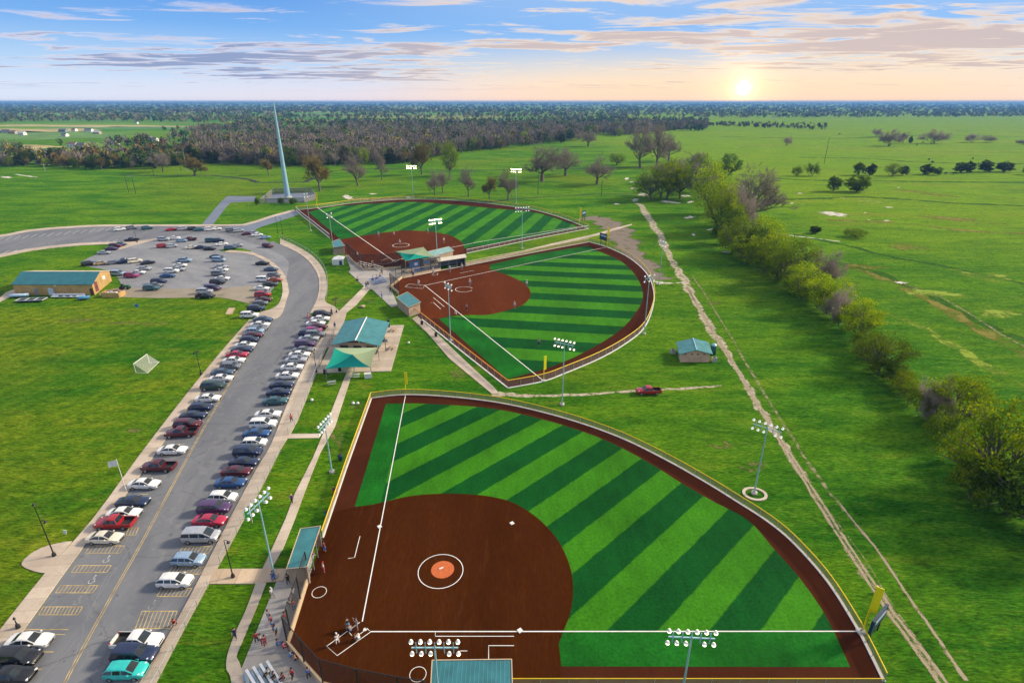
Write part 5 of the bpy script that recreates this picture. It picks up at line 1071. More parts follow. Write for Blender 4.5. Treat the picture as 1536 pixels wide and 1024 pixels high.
# foul poles
for x, y, yt, lb_, a in ((609,590,558,'yellow foul pole at the upper left of the nearest field',0),(1294,946,879,'yellow foul pole at the right end of the nearest foul line',-30),(815.5,571,534,'yellow foul pole at the bottom corner of the middle field',30),(910,371,341,'yellow foul pole at the right corner of the middle field',20),(476,312.5,289,'yellow foul pole at the left corner of the far field',0),(869,339,311,'yellow foul pole at the right corner of the far field',0)):
    p = P(x, y); h = HT(x, y, yt); e = empty('foul_pole', p, 0, label=lb_, cat='foul pole', group='yellow foul poles'); k = h / 6
    MB().tube((0,0,-.1), (0,0,h), .08 * k).build('pole', YELP, e); MB().box((.30 * k * math.cos(R(a)), .30 * k * math.sin(R(a)), h * .72), (.62 * k, .08, h * .54), rz=R(a)).build('wing', YELP, e)
for i, (x, y) in enumerate(((1291,947),(815,571.5),(476,312.5))): tag(MB().box((0,0,.12), (.9,.7,.3)).build('corner_pad', WHT, None, P(x, y)), ['white pad at the right end of the nearest foul line','white pad at the bottom corner of the middle field','white pad at the left corner of the far field'][i], 'pad')
# scoreboards
for x, y, yt, a, lb_, wd in ((1309,953,917,38,'dark blue scoreboard on posts behind the right foul pole of the nearest field',4.0),(875,332,316,60,'dark scoreboard frame at the right corner of the far field',5.5),(905,369,350,-60,'dark scoreboard frame at the right corner of the middle field',5.5)):
    h = HT(x, y, yt); e = empty('scoreboard', P(x, y), R(a), label=lb_, cat='scoreboard')
    for s in (-1, 1): MB().box((s * wd * .32, 0, h * .45), (.16, .16, h * .9 + .2)).build('post', BLKM, e)
    MB().box((0, 0, h * .72), (wd, .3, h * .5)).build('panel', M('navy_board', (.012,.035,.075), .5, .3, .8), e); MB().box((0, -.17, h * .80), (wd * .7, .06, h * .12)).build('score_window', M('pale_score_window', (.35,.5,.62), .4), e)
# street lamps
def lamp(x, y, yt, kind, label, hd=1.0):
    p = P(x, y); h = HT(x, y, yt); e = empty('street_lamp', p, 0, label=label, cat='street lamp', group='street lamps'); MB().lathe([(.001,-.05),(.26,-.05),(.24,.5),(.10,.8)], n=8).build('base', BLKM, e); MB().tube((0,0,.5), (0,0,h), .085, .05).build('pole', BLKM, e)
    def head(q):
        o = MB().lathe([(.001,.30),(.08,.26),(.20*hd,.12),(.26*hd,0),(.10,-.02)], n=8).build('lamp_shade', BLKM, e, q); MB().ball((0,0,-.06), .12 * hd).build('bulb', M('globe_glass', (.75,.75,.72), .3), o)
    if kind == 'twin':
        head((0, 0, h)); MB().path([(0,0,h*.68),(.35,0,h*.72),(.6,0,h*.70)], .035, 6).build('arm', BLKM, e); head((.62, 0, h * .67))
    elif kind == 'hook':
        MB().path([(0,0,h-.1),(-.05,0,h+.1),(.15,0,h+.25),(.4,0,h+.2),(.5,0,h)], .04, 6).build('arm', BLKM, e); head((.5, 0, h - .15))
    elif kind == 'pair':
        MB().path([(-.5,0,h*.9),(0,0,h*.95),(.5,0,h*.98)], .04, 6).build('arm', BLKM, e); head((-.55, 0, h * .86)); head((.55, 0, h * .94))
    else: head((0, 0, h))
lamp(82,834,757,'twin','black twin-headed street lamp on the rounded concrete pad'); lamp(350,866,812,'hook','black hooked street lamp beside the tan crossing path'); lamp(302,562,526,'pair','black twin street lamp on the grass left of the road', 1.2)
lamp(475,559,530,'single','slim dark lamp post at the corner of the pavilion slab'); lamp(505,469,447,'pair','lamp post with pale globes at the pavement junction', 1.3); lamp(206,364,335,'pair','dark lamp post beside the black pickup in the upper lot', 1.6)
lamp(424,351,327,'single','dark post on the lawn above the road bend, right of a pale one', 1.2); lamp(417,350,326,'single','slim pale-lit post on the lawn above the road bend', 1.2); lamp(28,942,928,'single','short dark bollard post on the left pavement', .6)
# ---------------------------------------------------------------- people
def skin(name, nodes, edges, root, sub=1):
    me = bpy.data.meshes.new(name); keys = list(nodes); ix = {k: i for i, k in enumerate(keys)}
    me.from_pydata([nodes[k][0] for k in keys], [(ix[a], ix[b]) for a, b in edges], []); o = bpy.data.objects.new(name, me); COL.objects.link(o)
    o.modifiers.new('skin', 'SKIN').use_smooth_shade = True
    if sub: s_ = o.modifiers.new('sub', 'SUBSURF'); s_.levels = sub; s_.render_levels = sub
    for k in keys:
        sv = me.skin_vertices[0].data[ix[k]]; r_ = nodes[k][1]; sv.radius = (r_, r_) if not isinstance(r_, tuple) else r_; sv.use_root = (k == root)
    dg = bpy.context.evaluated_depsgraph_get(); out = bpy.data.meshes.new_from_object(o.evaluated_get(dg)); bpy.data.objects.remove(o); out.name = name; return out
def joinmesh(name, meshes):
    bm = bmesh.new()
    for m in meshes: bm.from_mesh(m)
    me = bpy.data.meshes.new(name); bm.to_mesh(me); bm.free(); me.polygons.foreach_set('use_smooth', [True] * len(me.polygons)); return me
POSES = {}
def pose(kind):
    if kind in POSES: return POSES[kind]
    J = {}
    def S(n, p, r): J[n] = (p, r)
    if kind in ('stand', 'walk', 'bat'):
        pel, hd = (0, 0, .95), 0
        S('pelvis', (0,0,.95), (.15,.11)); S('waist', (0,0,1.12), (.135,.10)); S('chest', (0,.01,1.34), (.17,.115)); S('neck', (0,0,1.50), .055); S('head', (0,.015,1.60), (.072,.085)); S('crown', (0,.01,1.70), (.066,.078))
        fr = .22 if kind == 'walk' else (.08 if kind == 'stand' else .26)
        for s, sg in (('l', -1), ('r', 1)):
            dy = (fr if sg < 0 else -fr) if kind == 'walk' else 0; dx = .05 if kind == 'stand' else (.20 if kind == 'bat' else 0)
            S('sh' + s, (.185 * sg, 0, 1.40), .058)
            if kind == 'bat': S('el' + s, (.26 * sg + .12, .22, 1.30), .045); S('wr' + s, (.22 + .05 * sg, .30, 1.48 + .04 * sg), .032); S('ha' + s, (.23 + .04 * sg, .30, 1.55 + .05 * sg), (.04, .025))
            else: S('el' + s, (.24 * sg, -.02 - dy * .4, 1.13), .045); S('wr' + s, (.26 * sg, .05 - dy * .8, .90), .031); S('ha' + s, (.265 * sg, .07 - dy * .8, .82), (.02, .042))
            S('hi' + s, (.09 * sg, 0, .90), .095); S('kn' + s, ((.10 + dx) * sg, .04 + dy * .6, .49), .062); S('an' + s, ((.10 + dx * 1.4) * sg, dy, .09), .042); S('to' + s, ((.11 + dx * 1.4) * sg, dy + .15, .045), (.045, .035))
    elif kind == 'sit':
        S('pelvis', (0,0,.50), (.16,.12)); S('waist', (0,-.01,.68), (.14,.11)); S('chest', (0,.02,.90), (.17,.12)); S('neck', (0,.04,1.06), .055); S('head', (0,.07,1.16), (.072,.085)); S('crown', (0,.07,1.26), (.066,.078))
        for s, sg in (('l', -1), ('r', 1)):
            S('sh' + s, (.185 * sg, .02, .96), .058); S('el' + s, (.25 * sg, .10, .70), .045); S('wr' + s, (.17 * sg, .32, .64), .031); S('ha' + s, (.15 * sg, .40, .62), (.04, .022))
            S('hi' + s, (.10 * sg, .05, .49), .095); S('kn' + s, (.14 * sg, .45, .52), .065); S('an' + s, (.13 * sg, .46, .09), .042); S('to' + s, (.14 * sg, .61, .045), (.045, .035))
    else:   # crouch
        S('pelvis', (0,-.12,.42), (.16,.12)); S('waist', (0,-.06,.58), (.14,.11)); S('chest', (0,.08,.78), (.17,.12)); S('neck', (0,.15,.93), .055); S('head', (0,.20,1.02), (.072,.085)); S('crown', (0,.20,1.12), (.068,.08))
        for s, sg in (('l', -1), ('r', 1)):
            S('sh' + s, (.185 * sg, .10, .84), .058); S('el' + s, (.24 * sg, .26, .62), .045); S('wr' + s, (.10 * sg, .46, .62), .031); S('ha' + s, (.08 * sg, .54, .64), (.04, .03))
            S('hi' + s, (.11 * sg, -.08, .40), .095); S('kn' + s, (.26 * sg, .28, .50), .065); S('an' + s, (.20 * sg, -.02, .09), .042); S('to' + s, (.24 * sg, .13, .045), (.045, .035))
    E = [('pelvis','waist'),('waist','chest'),('chest','neck'),('neck','head'),('head','crown')]
    for s in 'lr': E += [('chest','sh'+s),('sh'+s,'el'+s),('el'+s,'wr'+s),('wr'+s,'ha'+s),('pelvis','hi'+s),('hi'+s,'kn'+s),('kn'+s,'an'+s),('an'+s,'to'+s)]
    body = [skin('body', J, E, 'pelvis', 1)]
    for s, sg in (('l', -1), ('r', 1)):         # five fingers each, and a thumb from the side of the palm
        h = Vector(J['ha'+s][0]); w_ = Vector(J['wr'+s][0]); d_ = (h - w_).normalized(); a = d_.cross(Vector((1, 0, 0)) if abs(d_.x) < .7 else Vector((0, 0, 1))).normalized()
        mb = MB(); cu = Vector((-sg, 0, 0)) * .3
        for k, ln in enumerate((.065, .08, .085, .075)):
            b = h + a * (k - 1.5) * .021; m_ = b + d_ * ln * .55; mb.tube(b, m_, .0105, .0095, 6); mb.tube(m_, m_ + (d_ + cu).normalized() * ln * .5, .0095, .007, 6)
        b = h - d_ * .03 - a * .036; m_ = b + (d_ - a).normalized() * .04; mb.tube(b, m_, .012, .010, 6); mb.tube(m_, m_ + d_ * .03, .010, .008, 6); body.append(mb.mesh('fingers'))
    hd = Vector(J['head'][0]); mb = MB(); mb.tube(hd + Vector((0, .07, .04)), hd + Vector((0, .115, .0)), .012, .018, 6)      # nose and ears
    for sg in (-1, 1): mb.ball(tuple(hd + Vector((.082 * sg, 0, .015))), .024, n=6)
    body.append(mb.mesh('nose')); bm_ = joinmesh('body', body)
    grow = lambda n, k: (J[n][0], tuple(q + k for q in J[n][1]) if isinstance(J[n][1], tuple) else J[n][1] + k)
    sh = {n: grow(n, .022) for n in ('pelvis', 'waist', 'chest')}
    for s in 'lr':
        sh['sh'+s] = grow('sh'+s, .02); m_ = Vector(J['sh'+s][0]).lerp(Vector(J['el'+s][0]), .75); sh['sl'+s] = (tuple(m_), .066)
    shirt = skin('shirt', sh, [('pelvis','waist'),('waist','chest')] + [('chest','sh'+s) for s in 'lr'] + [('sh'+s,'sl'+s) for s in 'lr'], 'waist', 1)
    tr = {'pelvis': grow('pelvis', .014)}
    for s in 'lr': tr['hi'+s] = grow('hi'+s, .012); tr['kn'+s] = grow('kn'+s, .014); m_ = Vector(J['kn'+s][0]).lerp(Vector(J['an'+s][0]), .85); tr['an'+s] = (tuple(m_), .058)
    trou = skin('trousers', tr, [('pelvis','hi'+s) for s in 'lr'] + [('hi'+s,'kn'+s) for s in 'lr'] + [('kn'+s,'an'+s) for s in 'lr'], 'pelvis', 1)
    c = Vector(J['crown'][0]); hair = MB().lathe([(.102, -.06), (.112, .0), (.098, .06), (.055, .10), (.001, .112)], (c.x, c.y - .022, c.z), 10); hair.tube((c.x, c.y - .08, c.z - .12), (c.x, c.y - .06, c.z), .05, .08, 8)
    cap = MB().lathe([(.108, .005), (.108, .045), (.075, .095), (.001, .108)], (c.x, c.y - .005, c.z), 10); cap.add([(c.x + a, c.y + b, c.z + .02) for a, b in ((-.075,.07),(-.06,.19),(.06,.19),(.075,.07))], [(0,3,2,1)])
    ey = MB()
    for sg in (-1, 1): ey.ball(tuple(hd + Vector((.03 * sg, .083, .035))), .012, n=6)
    me_ = MB().box(tuple(hd + Vector((0, .09, -.035))), (.05, .012, .012))
    POSES[kind] = dict(body=bm_, shirt=shirt, trousers=trou, hair=hair.mesh('hair'), cap=cap.mesh('cap'), eyes=ey.mesh('eyes'), mouth=me_.mesh('mouth'), shoes=None)
    return POSES[kind]
SKIN = M('skin_tone', (.42, .24, .16), .6, .1, 6, objspace=True); HAIR = M('dark_hair', (.03, .018, .010), .7, .2, 9, objspace=True); EYE = M('eye_dark', (.03, .02, .02), .3, .1, 9, objspace=True); LIP = M('lip', (.32, .10, .08), .5, .1, 9, objspace=True)
CL = {n: M('cloth_' + n, c, .85, .15, 7, objspace=True) for n, c in dict(white=(.72,.72,.72), red=(.50,.02,.03), maroon=(.22,.015,.03), blue=(.02,.12,.42), navy=(.012,.02,.07), black=(.015,.015,.018), grey=(.22,.23,.25), purple=(.14,.04,.36), pink=(.55,.08,.20), peach=(.60,.32,.20), tan=(.40,.30,.19), sky=(.12,.36,.62), green=(.03,.22,.08)).items()}
def person(x, y, kind, top, legs, head, rz, label, group=None, s=1.0, z=.0, at=None):
    m = pose(kind); p = at if at is not None else P(x, y); e = empty('person', (p.x, p.y, z), R(rz), label=label, cat='person', group=group); e.scale = (s, s, s)
    def put(n, me, mt, par):
        if not me.materials: me.materials.append(mt)
        o = bpy.data.objects.new(n, me); COL.objects.link(o); o.parent = par; o.material_slots[0].link = 'OBJECT'; o.material_slots[0].material = mt; return o
    b = put('body', m['body'], SKIN, e); put('eyes', m['eyes'], EYE, b); put('mouth', m['mouth'], LIP, b)
    put('shirt', m['shirt'], CL[top], e); put('trousers', m['trousers'], CL[legs], e)
    put('hair', m['hair'], HAIR, e) if head is None else put('cap', m['cap'], CL[head], e)
    return e
SC = lambda y: 1.0 if y > 700 else (1.08 if y > 560 else (1.25 if y > 440 else 1.45))
CH = 'people round the nearest backstop'
for q in [
 (439,755,'walk','purple','black','peach',180,'person in a purple top walking on the path beside the nearest field',None,.10),
 (438,634,'stand','red','navy',None,40,'person in red and navy standing on the right pavement by the fence',None,.14),
 (409,897,'walk','white','grey','white',250,'person in a white shirt and cap walking across the plaza',CH,.1),
 (354,958,'walk','navy','navy',None,200,'person in dark clothes walking on the curved path at the bottom',CH,.1),
 (386,964,'stand','red','black',None,20,'person in red at the left of the group on the plaza',CH,.1),
 (393,967,'stand','white','maroon',None,300,'person in a white top in the middle of the plaza group',CH,.1),
 (399,969,'stand','maroon','maroon',None,80,'person in maroon at the right of the group on the plaza',CH,.1),
 (404,931,'stand','grey','sky',None,270,'person in grey farthest up the line outside the black net',CH,.1),
 (408,938,'stand','red','blue',None,270,'person in red in the line outside the black net',CH,.1),
 (411,946,'stand','blue','navy',None,270,'person in blue in the line outside the black net',CH,.1),
 (415,953,'stand','sky','black',None,270,'person in light blue nearest in the line outside the black net',CH,.1),
 (417,971,'sit','blue','blue',None,300,'person in bright blue seated beside the net corner',CH,.1),
 (426,975,'sit','pink','maroon',None,300,'person in pink seated beside the net corner',CH,.1),
 (436,988,'sit','sky','blue',None,315,'person in sky blue seated along the backstop wall',CH,.1),
 (443,993,'sit','peach','navy',None,315,'person in peach seated along the backstop wall',CH,.1),
 (440,1019,'walk','red','black',None,150,'person in red and black walking below the bleacher',CH,.1),
 (464,1018,'stand','blue','black',None,40,'person in blue at the bottom by the backstop wall',CH,.1),
 (441,897,'stand','white','grey',None,60,'player in white and grey standing behind the dugout netting',CH,.06),
 (436,909,'sit','white','black','red',60,'player in white with a red cap seated behind the netting',CH,.1),
 (442,915,'stand','red','blue',None,60,'player in red and blue standing behind the netting',CH,.06),
 (428,930,'sit','red','grey',None,60,'player in red seated lowest behind the netting',CH,.1),
 (433,876,'stand','black','black',None,60,'person in black standing behind the dugout end wall',CH,.06),
 (411,872,'stand','blue','blue',None,200,'person in bright blue at the foot of the mast by the dugout',CH,.12),
 (487,827,'stand','red','blue',None,330,'player in red and blue just outside the long teal dugout',None,.06),
 (486,858,'stand','white','pink','red',300,'player in white and pink on the dirt below the teal dugout',None,.06),
 (468,836,'sit','pink','navy',None,330,'person in pink sitting under the edge of the teal dugout roof',None,.05),
 (263,938,'crouch','red','black',None,200,'person in a bright red top bending at the edge of the pavement',None,.14),
 (463,480,'stand','red','pink',None,90,'person in bright red standing on the road by the last right-hand cars',None,.02),
 (536,942,'bat','grey','grey','navy',120,'batter in grey standing in the box at the nearest home plate',None,.06),
 (526,948,'crouch','grey','navy','sky',40,'catcher in grey and navy crouching behind the nearest home plate',None,.06),
 (522,943,'stand','black','grey','black',40,'umpire in black standing behind the catcher',None,.06),
 (538,960,'crouch','white','grey',None,60,'person in white kneeling below the nearest home plate',None,.06),
 (507,966,'stand','white','white','white',40,'player in white between the lines behind the nearest home plate',None,.06),
]: person(*q[:9], z=q[9], s=SC(q[1]))
for i, (x, y, k, c, a, lb_) in enumerate([(693,405,'stand','white',200,'player in white by the far coach box of the middle field'),(675,409,'walk','white',180,'player in white warming up near the cream dugout'),(650,412,'walk','white',180,'player in white at the on-deck ring of the middle field'),(628,431,'bat','white',0,'batter in white at the plate of the middle field'),(705,429,'stand','white',180,'pitcher in white in the circle of the middle field'),(700,466,'stand','grey',180,'player in grey on the near side of the middle infield'),(684,473,'crouch','white',150,'player in white crouching on the near foul line of the middle field'),(790,431,'stand','white',200,'fielder in white at the far edge of the middle infield'),(772,463,'stand','white',180,'fielder in white at the right edge of the middle infield'),(808,519,'stand','grey',180,'outfielder in grey on the turf of the middle field'),
        (568,356,'stand','white',180,'fielder in white at the left edge of the far infield'),(591,353,'crouch','white',180,'fielder in white crouching at the back of the far infield'),(642,351,'stand','white',180,'fielder in white at the back right of the far infield'),(666,365,'walk','white',200,'fielder in white on the right side of the far infield'),(600,368,'stand','white',190,'pitcher in white in the circle of the far field'),(537,384,'crouch','white',60,'player in white by the left dugout of the far field'),(620,416,'stand','blue',0,'person in blue behind the backstop of the middle field'),(596,449,'stand','black',0,'person in black beside the near dugout of the middle field')]):
    person(x, y, k, c, 'grey' if c == 'white' else 'navy', 'white' if c == 'white' else None, a, lb_, 'players on the middle and far fields', SC(y), .06)
for x, y, k, c, l, lb_ in [(537,424,'sit','black','black','person in black sitting at the edge of the central plaza'),(550,434,'walk','navy','grey','left of two people walking onto the narrow path'),(553,433,'walk','black','white','right of two people walking onto the narrow path'),(573,448,'stand','blue','blue','person in blue on the plaza near the middle dugout'),(560,423,'sit','black','navy','person in black at the left end of the blue bleacher'),(566,421,'sit','red','navy','person in red on the blue bleacher'),(571,418,'sit','maroon','blue','person in maroon at the right of the blue bleacher'),(573,412,'stand','grey','black','person in grey standing behind the blue bleacher'),(498,473,'walk','navy','black','person in navy walking by the pavement junction'),(503,494,'stand','blue','black','person in blue beside the pavilion slab'),(586,440,'stand','black','black','person in black by the backstop posts of the middle field'),(606,411,'sit','black','black','person in black seated behind the grey posts'),(634,407,'sit','navy','black','person in navy seated beside the cream dugout'),
        (546,402,'sit','white','black','person in white at the left end of the white bleacher'),(553,403,'sit','white','navy','person in white second along the white bleacher'),(560,404,'sit','black','black','person in black midway along the white bleacher'),(567,404,'sit','white','grey','person in white at the right of the white bleacher'),(571,405,'sit','tan','black','person in tan at the right end of the white bleacher')]:
    person(x, y, k, c, l, None, rnd.uniform(0, 360) if k != 'sit' else 60, lb_, 'spectators round the central plaza', SC(y), .2 if k == 'sit' else .11)
# ---------------------------------------------------------------- small things on and round the fields
def bleacher(pts, rows, label, mat, depth=.75, rise=.32, seat=ALU):
    """pts: two ground points of the front seat; rows step up to the left of that line"""
    a, b = pts; o = a.lerp(b, .5); d_ = (b - a).normalized(); n_ = Vector((-d_.y, d_.x, 0)); L = (b - a).length; az = math.atan2(d_.y, d_.x)
    e = empty('bleacher', (o.x, o.y, .1), az, label=label, cat='bleacher')
    for k in range(rows):
        MB().box((0, k * depth, .45 + rise * k), (L, .28, .05)).build('seat_plank', seat, e)
        MB().box((0, k * depth + .38, .12 + rise * k), (L, .30, .04)).build('foot_plank', mat, e)
    fr = MB()
    for s in (-.46, -.15, .15, .46):
        fr.tube((s * L, -.1, 0), (s * L, rows * depth, .2 + rise * rows), .03, n=5); fr.tube((s * L, -.1, 0), (s * L, rows * depth, 0), .03, n=5)
        for k in range(rows): fr.tube((s * L, k * depth, 0), (s * L, k * depth, .45 + rise * k), .03, n=5)
    fr.build('frame', STEEL, e)
    return e
bl = bleacher((P(427,1036), P(401.5,995.5)), 4, 'silver aluminium bleacher of four planks on the plaza at the bottom', M('pale_blue_plank', (.30,.42,.50), .4), .72, .20)
person(0,0,'sit','white','black',None,150,'person in white sitting highest on the silver bleacher',CH,1,.28,P(404,1015)); person(0,0,'sit','black','black',None,150,'person in black sitting beside the white top on the silver bleacher',CH,1,.2,P(413,1020)); person(0,0,'sit','red','navy',None,150,'person in red at the right of the silver bleacher',CH,1,.1,P(426,1021))
bleacher((P(561,428), P(581,423)), 4, 'blue bleacher with seated people on the central plaza', BLUE, .9, .4, M('blue_plank', (.10,.22,.48), .4))
bleacher((P(533,398), P(569,407)), 3, 'white bleacher along the backstop of the far field', WHT, .9, .4, WHT)
# bases, plates
for x, y, lb_ in ((569.5,790,'white base on the left foul line of the nearest field'),(768,785,'white base at the back of the nearest infield'),(780,946,'white base on the right foul line of the nearest field'),(662,852.5,'white pitching rubber on the orange circle')):
    tag(MB().box((0,0,.05), (.55,.55,.10) if 'base' in lb_ else (.6,.18,.10), rz=.6).build('base', WHT, None, P(x, y) + Vector((0, 0, .06))), lb_, 'base')
p = P(548, 944); tag(MB().prism([(-.22,.1),(.22,.1),(.22,-.1),(0,-.32),(-.22,-.1)], 0, .05).build('home_plate', WHT, None, p + Vector((0,0,.062)), R(-45)), 'white home plate between the chalk boxes of the nearest field', 'home plate')
# flag and banner
e = empty('flagpole', P(190, 737), 0, label='white flagpole on the pavement by the left-hand parked cars', cat='flagpole'); h = HT(190, 737, 689); MB().tube((0,0,-.05), (0,0,h), .06, .035).build('pole', WHT, e); MB().ball((0,0,h), .08).build('finial', WHT, e)
def cloth(w_, h_, wave=.12, n=10):
    mb = MB(); vs = [(-w_ * i / n, wave * math.sin(i * .9 + j * .25) * i / n, -h_ * j / 5 - .25 * w_ * (i / n) ** 1.5) for j in range(6) for i in range(n + 1)]
    return mb.add(vs, [(j*(n+1)+i, j*(n+1)+i+1, (j+1)*(n+1)+i+1, (j+1)*(n+1)+i) for j in range(5) for i in range(n)], 0, True)
tag(cloth(1.5, 1.1).build('flag', WHT, None, P(190, 737) + Vector((-.05, 0, h - .1))), 'white flag flying from the flagpole by the parked cars', 'flag')
e = empty('feather_banner', P(379, 784), R(35), label='green banner on a pole on the lawn beside the right pavement', cat='banner'); h = 3.4; MB().tube((0,0,-.05), (0,0,h), .03).build('pole', WHT, e); MB().add([(0,0,h-.1),(0,0,h-2.2),(-.9,.05,h-2.7),(-.75,-.03,h-.6)], [(0,1,2,3)]).build('fabric', M('banner_green', (.02,.25,.03), .8), e)
# soccer goal
g = [P(204,559), P(224,544), P(239,542.5), P(221,559.5)]; o = (g[0] + g[1]) / 2; e = empty('soccer_goal', o, 0, label='white soccer goal with net on the left lawn', cat='soccer goal'); q = [p - o for p in g]; hz_ = Vector((0,0,2.3))
MB().path([q[0], q[0] + hz_, q[1] + hz_, q[1]], .07).build('goal_frame', WHT, e); MB().path([q[0], q[3], q[2], q[1]], .05).build('ground_bar', WHT, e)
mb = MB(); A_, B_ = q[0] + hz_, q[1] + hz_; mb.add([A_, B_, q[2], q[3]], [(0,1,2,3)]); mb.add([A_, q[0], q[3]], [(0,1,2)]); mb.add([B_, q[1], q[2]], [(0,1,2)]); mb.build('goal_net', WNET, e)
# bins, tables, boxes
def bin_(x, y, mt, label, r=.34, h=1.0, z=.1):
    p = P(x, y); e = empty('trash_can', (p.x, p.y, z), 0, label=label, cat='trash can', group='trash cans round the park'); MB().lathe([(.001,0),(r*.85,0),(r,h*.9),(r*1.05,h*.92),(r*1.05,h)], n=12).build('bin_body', mt, e); MB().lathe([(r*1.05,h),(r*.7,h+.12),(.001,h+.16)], n=12).build('lid', BLKM, e)
for x, y, mt, lb_ in ((488,561,BLKM,'black trash can at the front left corner of the pavilion canopy'),(510,557,BLKM,'black trash can under the front edge of the pavilion canopy'),(576,513,BLKM,'black trash can at the right wall of the pavilion'),(633,487,BLKM,'black barrel at the head of the path behind the near dugout'),(654,505,BLKM,'black barrel beside the path along the orange rail'),(511,690,M('blue_bin', (.02,.10,.22), .5),'dark blue bin on the lawn left of the nearest outfield fence'),(491,776,M('teal_bin', (.06,.30,.30), .5),'pale teal cooler by the fence above the long dugout'),(503,741,M('orange_bin', (.55,.12,.02), .5),'orange and dark barrel against the left fence of the nearest field')): bin_(x, y, mt, lb_, .40)
def table(x, y, label, rz=0, top=ALU):
    p = P(x, y); e = empty('picnic_table', (p.x, p.y, .1), R(rz), label=label, cat='table'); MB().box((0,0,.74), (1.8,.75,.05)).build('tabletop', top, e)
    for s in (-1, 1): MB().box((0, s*.72, .45), (1.8,.28,.05)).build('bench', top, e)
    fr = MB()
    for s in (-.7, .7): fr.box((s,0,.36), (.07,.07,.72)); fr.box((s,0,.40), (.06,1.6,.06))
    fr.build('frame', STEEL, e)
table(534,566,'silver picnic table in front of the pavilion canopy', 5); table(498,577,'grey picnic table on the lawn left of the narrow path', 20, GREYM); table(590,497,'tan picnic table on the right side of the pavilion slab', 85, M('tan_plank', (.42,.30,.18), .7)); table(588,524,'tan frame table farther down the pavilion slab', 85, M('tan_plank', (.42,.30,.18), .7))
for x, y, lb_, mt in ((552,566,'white equipment box beside the pavilion canopy post',WHT),(660,465,'x',WHT)):
    if lb_ != 'x': o = empty('equipment_box', P(x, y), .2, label=lb_, cat='box'); MB().box((0,0,.5), (1.5,.9,1.0)).build('box_body', mt, o); MB().box((0,0,1.04), (1.6,1.0,.10)).build('lid', WHT, o)
e = empty('portable_fan', P(583,490), .3, label='black rack of gear against the right wall of the pavilion', cat='equipment rack'); MB().box((0,0,1.0), (.6,1.5,2.0)).build('rack_body', BLKM, e); MB().box((0,-.2,2.1), (.7,1.0,.2)).build('gear_bag', DRK, e)
e = empty('basketball_hoop', P(579,528), R(-30), label='dark hoop stand on the slab right of the pavilion', cat='hoop stand'); MB().tube((0,0,0), (0,0,3.0), .07).build('pole', BLKM, e); MB().box((0,.25,3.1), (1.2,.06,.8)).build('backboard', GREYM, e)
# white pop-up tent and the stand area between the two back fields
p = P(509,396); e = empty('popup_tent', p, .1, label='white pop-up tent beside the small blue-teal dugout', cat='tent')
MB().add([(-2.2,-2.2,2.4),(2.2,-2.2,2.4),(2.2,2.2,2.4),(-2.2,2.2,2.4),(0,0,3.4)], [(0,1,4),(1,2,4),(2,3,4),(3,0,4)]).build('canopy', WHT, e); MB().add([(-2.2,-2.2,2.4),(2.2,-2.2,2.4),(2.2,-2.2,.2),(-2.2,-2.2,.2)], [(3,2,1,0)]).build('side_wall', WHT, e); MB().box((1.0,-2.24,1.0), (1.0,.05,1.7)).build('doorway', M('navy_panel', (.012,.03,.10), .7), e)
for sx in (-1, 1):
    for sy in (-1, 1): MB().tube((sx*2.15, sy*2.15, 0), (sx*2.15, sy*2.15, 2.4), .05).build('leg', STEEL, e)
p = P(644,396); e = empty('concession_stand', p, R(38), label='grey concession hut with blue sign beside the green shade canopy', cat='hut'); MB().box((0,0,1.4), (7,4,2.8)).build('wall', M('hut_grey', (.28,.24,.20), .8), e); MB().box((0,0,2.9), (7.6,4.6,.2)).build('roof', M('hut_roof', (.30,.29,.27), .7), e); MB().box((-2.2,-2.04,1.6), (1.8,.08,1.2)).build('sign_panel', BLUE, e); MB().box((.6,-2.04,1.3), (2.2,.08,1.2)).build('serving_window', DRK, e); MB().box((-3.55,0,1.1), (.08,1.1,2.1)).build('door', GREYM, e)
e = empty('banner_panel', P(622,402), R(30), label='blue and white banner panel on the plaza behind the middle backstop', cat='banner'); MB().box((0,0,1.5), (4,.1,2.4)).build('panel', BLUE, e); MB().box((.6,-.07,1.5), (1.2,.04,1.0)).build('emblem', WHT, e)
for s in (-1.9, 1.9): MB().tube((s,0.1,0), (s,0.1,2.7), .06).build('post', STEEL, e)
for i in range(7):
    p = P(623 + i * 2.2, 409.6 - i * .45); e = empty('folding_chair', (p.x, p.y, .22), R(210), label='blue folding chair in the row in front of the blue and white banner', cat='chair', group='row of blue chairs on the plaza')
    MB().box((0,0,.45), (.6,.55,.06)).build('seat', BLUE, e); MB().box((0,-.28,.85), (.6,.06,.6)).build('backrest', BLUE, e)
    for sx in (-.25,.25): MB().tube((sx,.2,0), (sx,-.2,.8), .02, n=5).build('leg', STEEL, e)
e = empty('utility_cart', P(613,409), R(30), label='cream utility cart by the posts behind the middle backstop', cat='cart'); MB().box((0,0,.7), (2.4,1.2,.7)).build('cart_body', M('cart_cream', (.62,.52,.36), .5), e); MB().box((-.3,0,1.9), (1.6,1.2,.08)).build('roof', BLKM, e)
for sx in (-1,.4):
    for sy in (-.5,.5): MB().tube((sx,sy,1.0), (sx,sy,1.9), .03).build('post', BLKM, e)
for sx in (-.8,.8):
    for sy in (-.55,.55): MB().tube((sx,sy-.08,.25), (sx,sy+.08,.25), .25, n=10).build('wheel', TYRE, e)
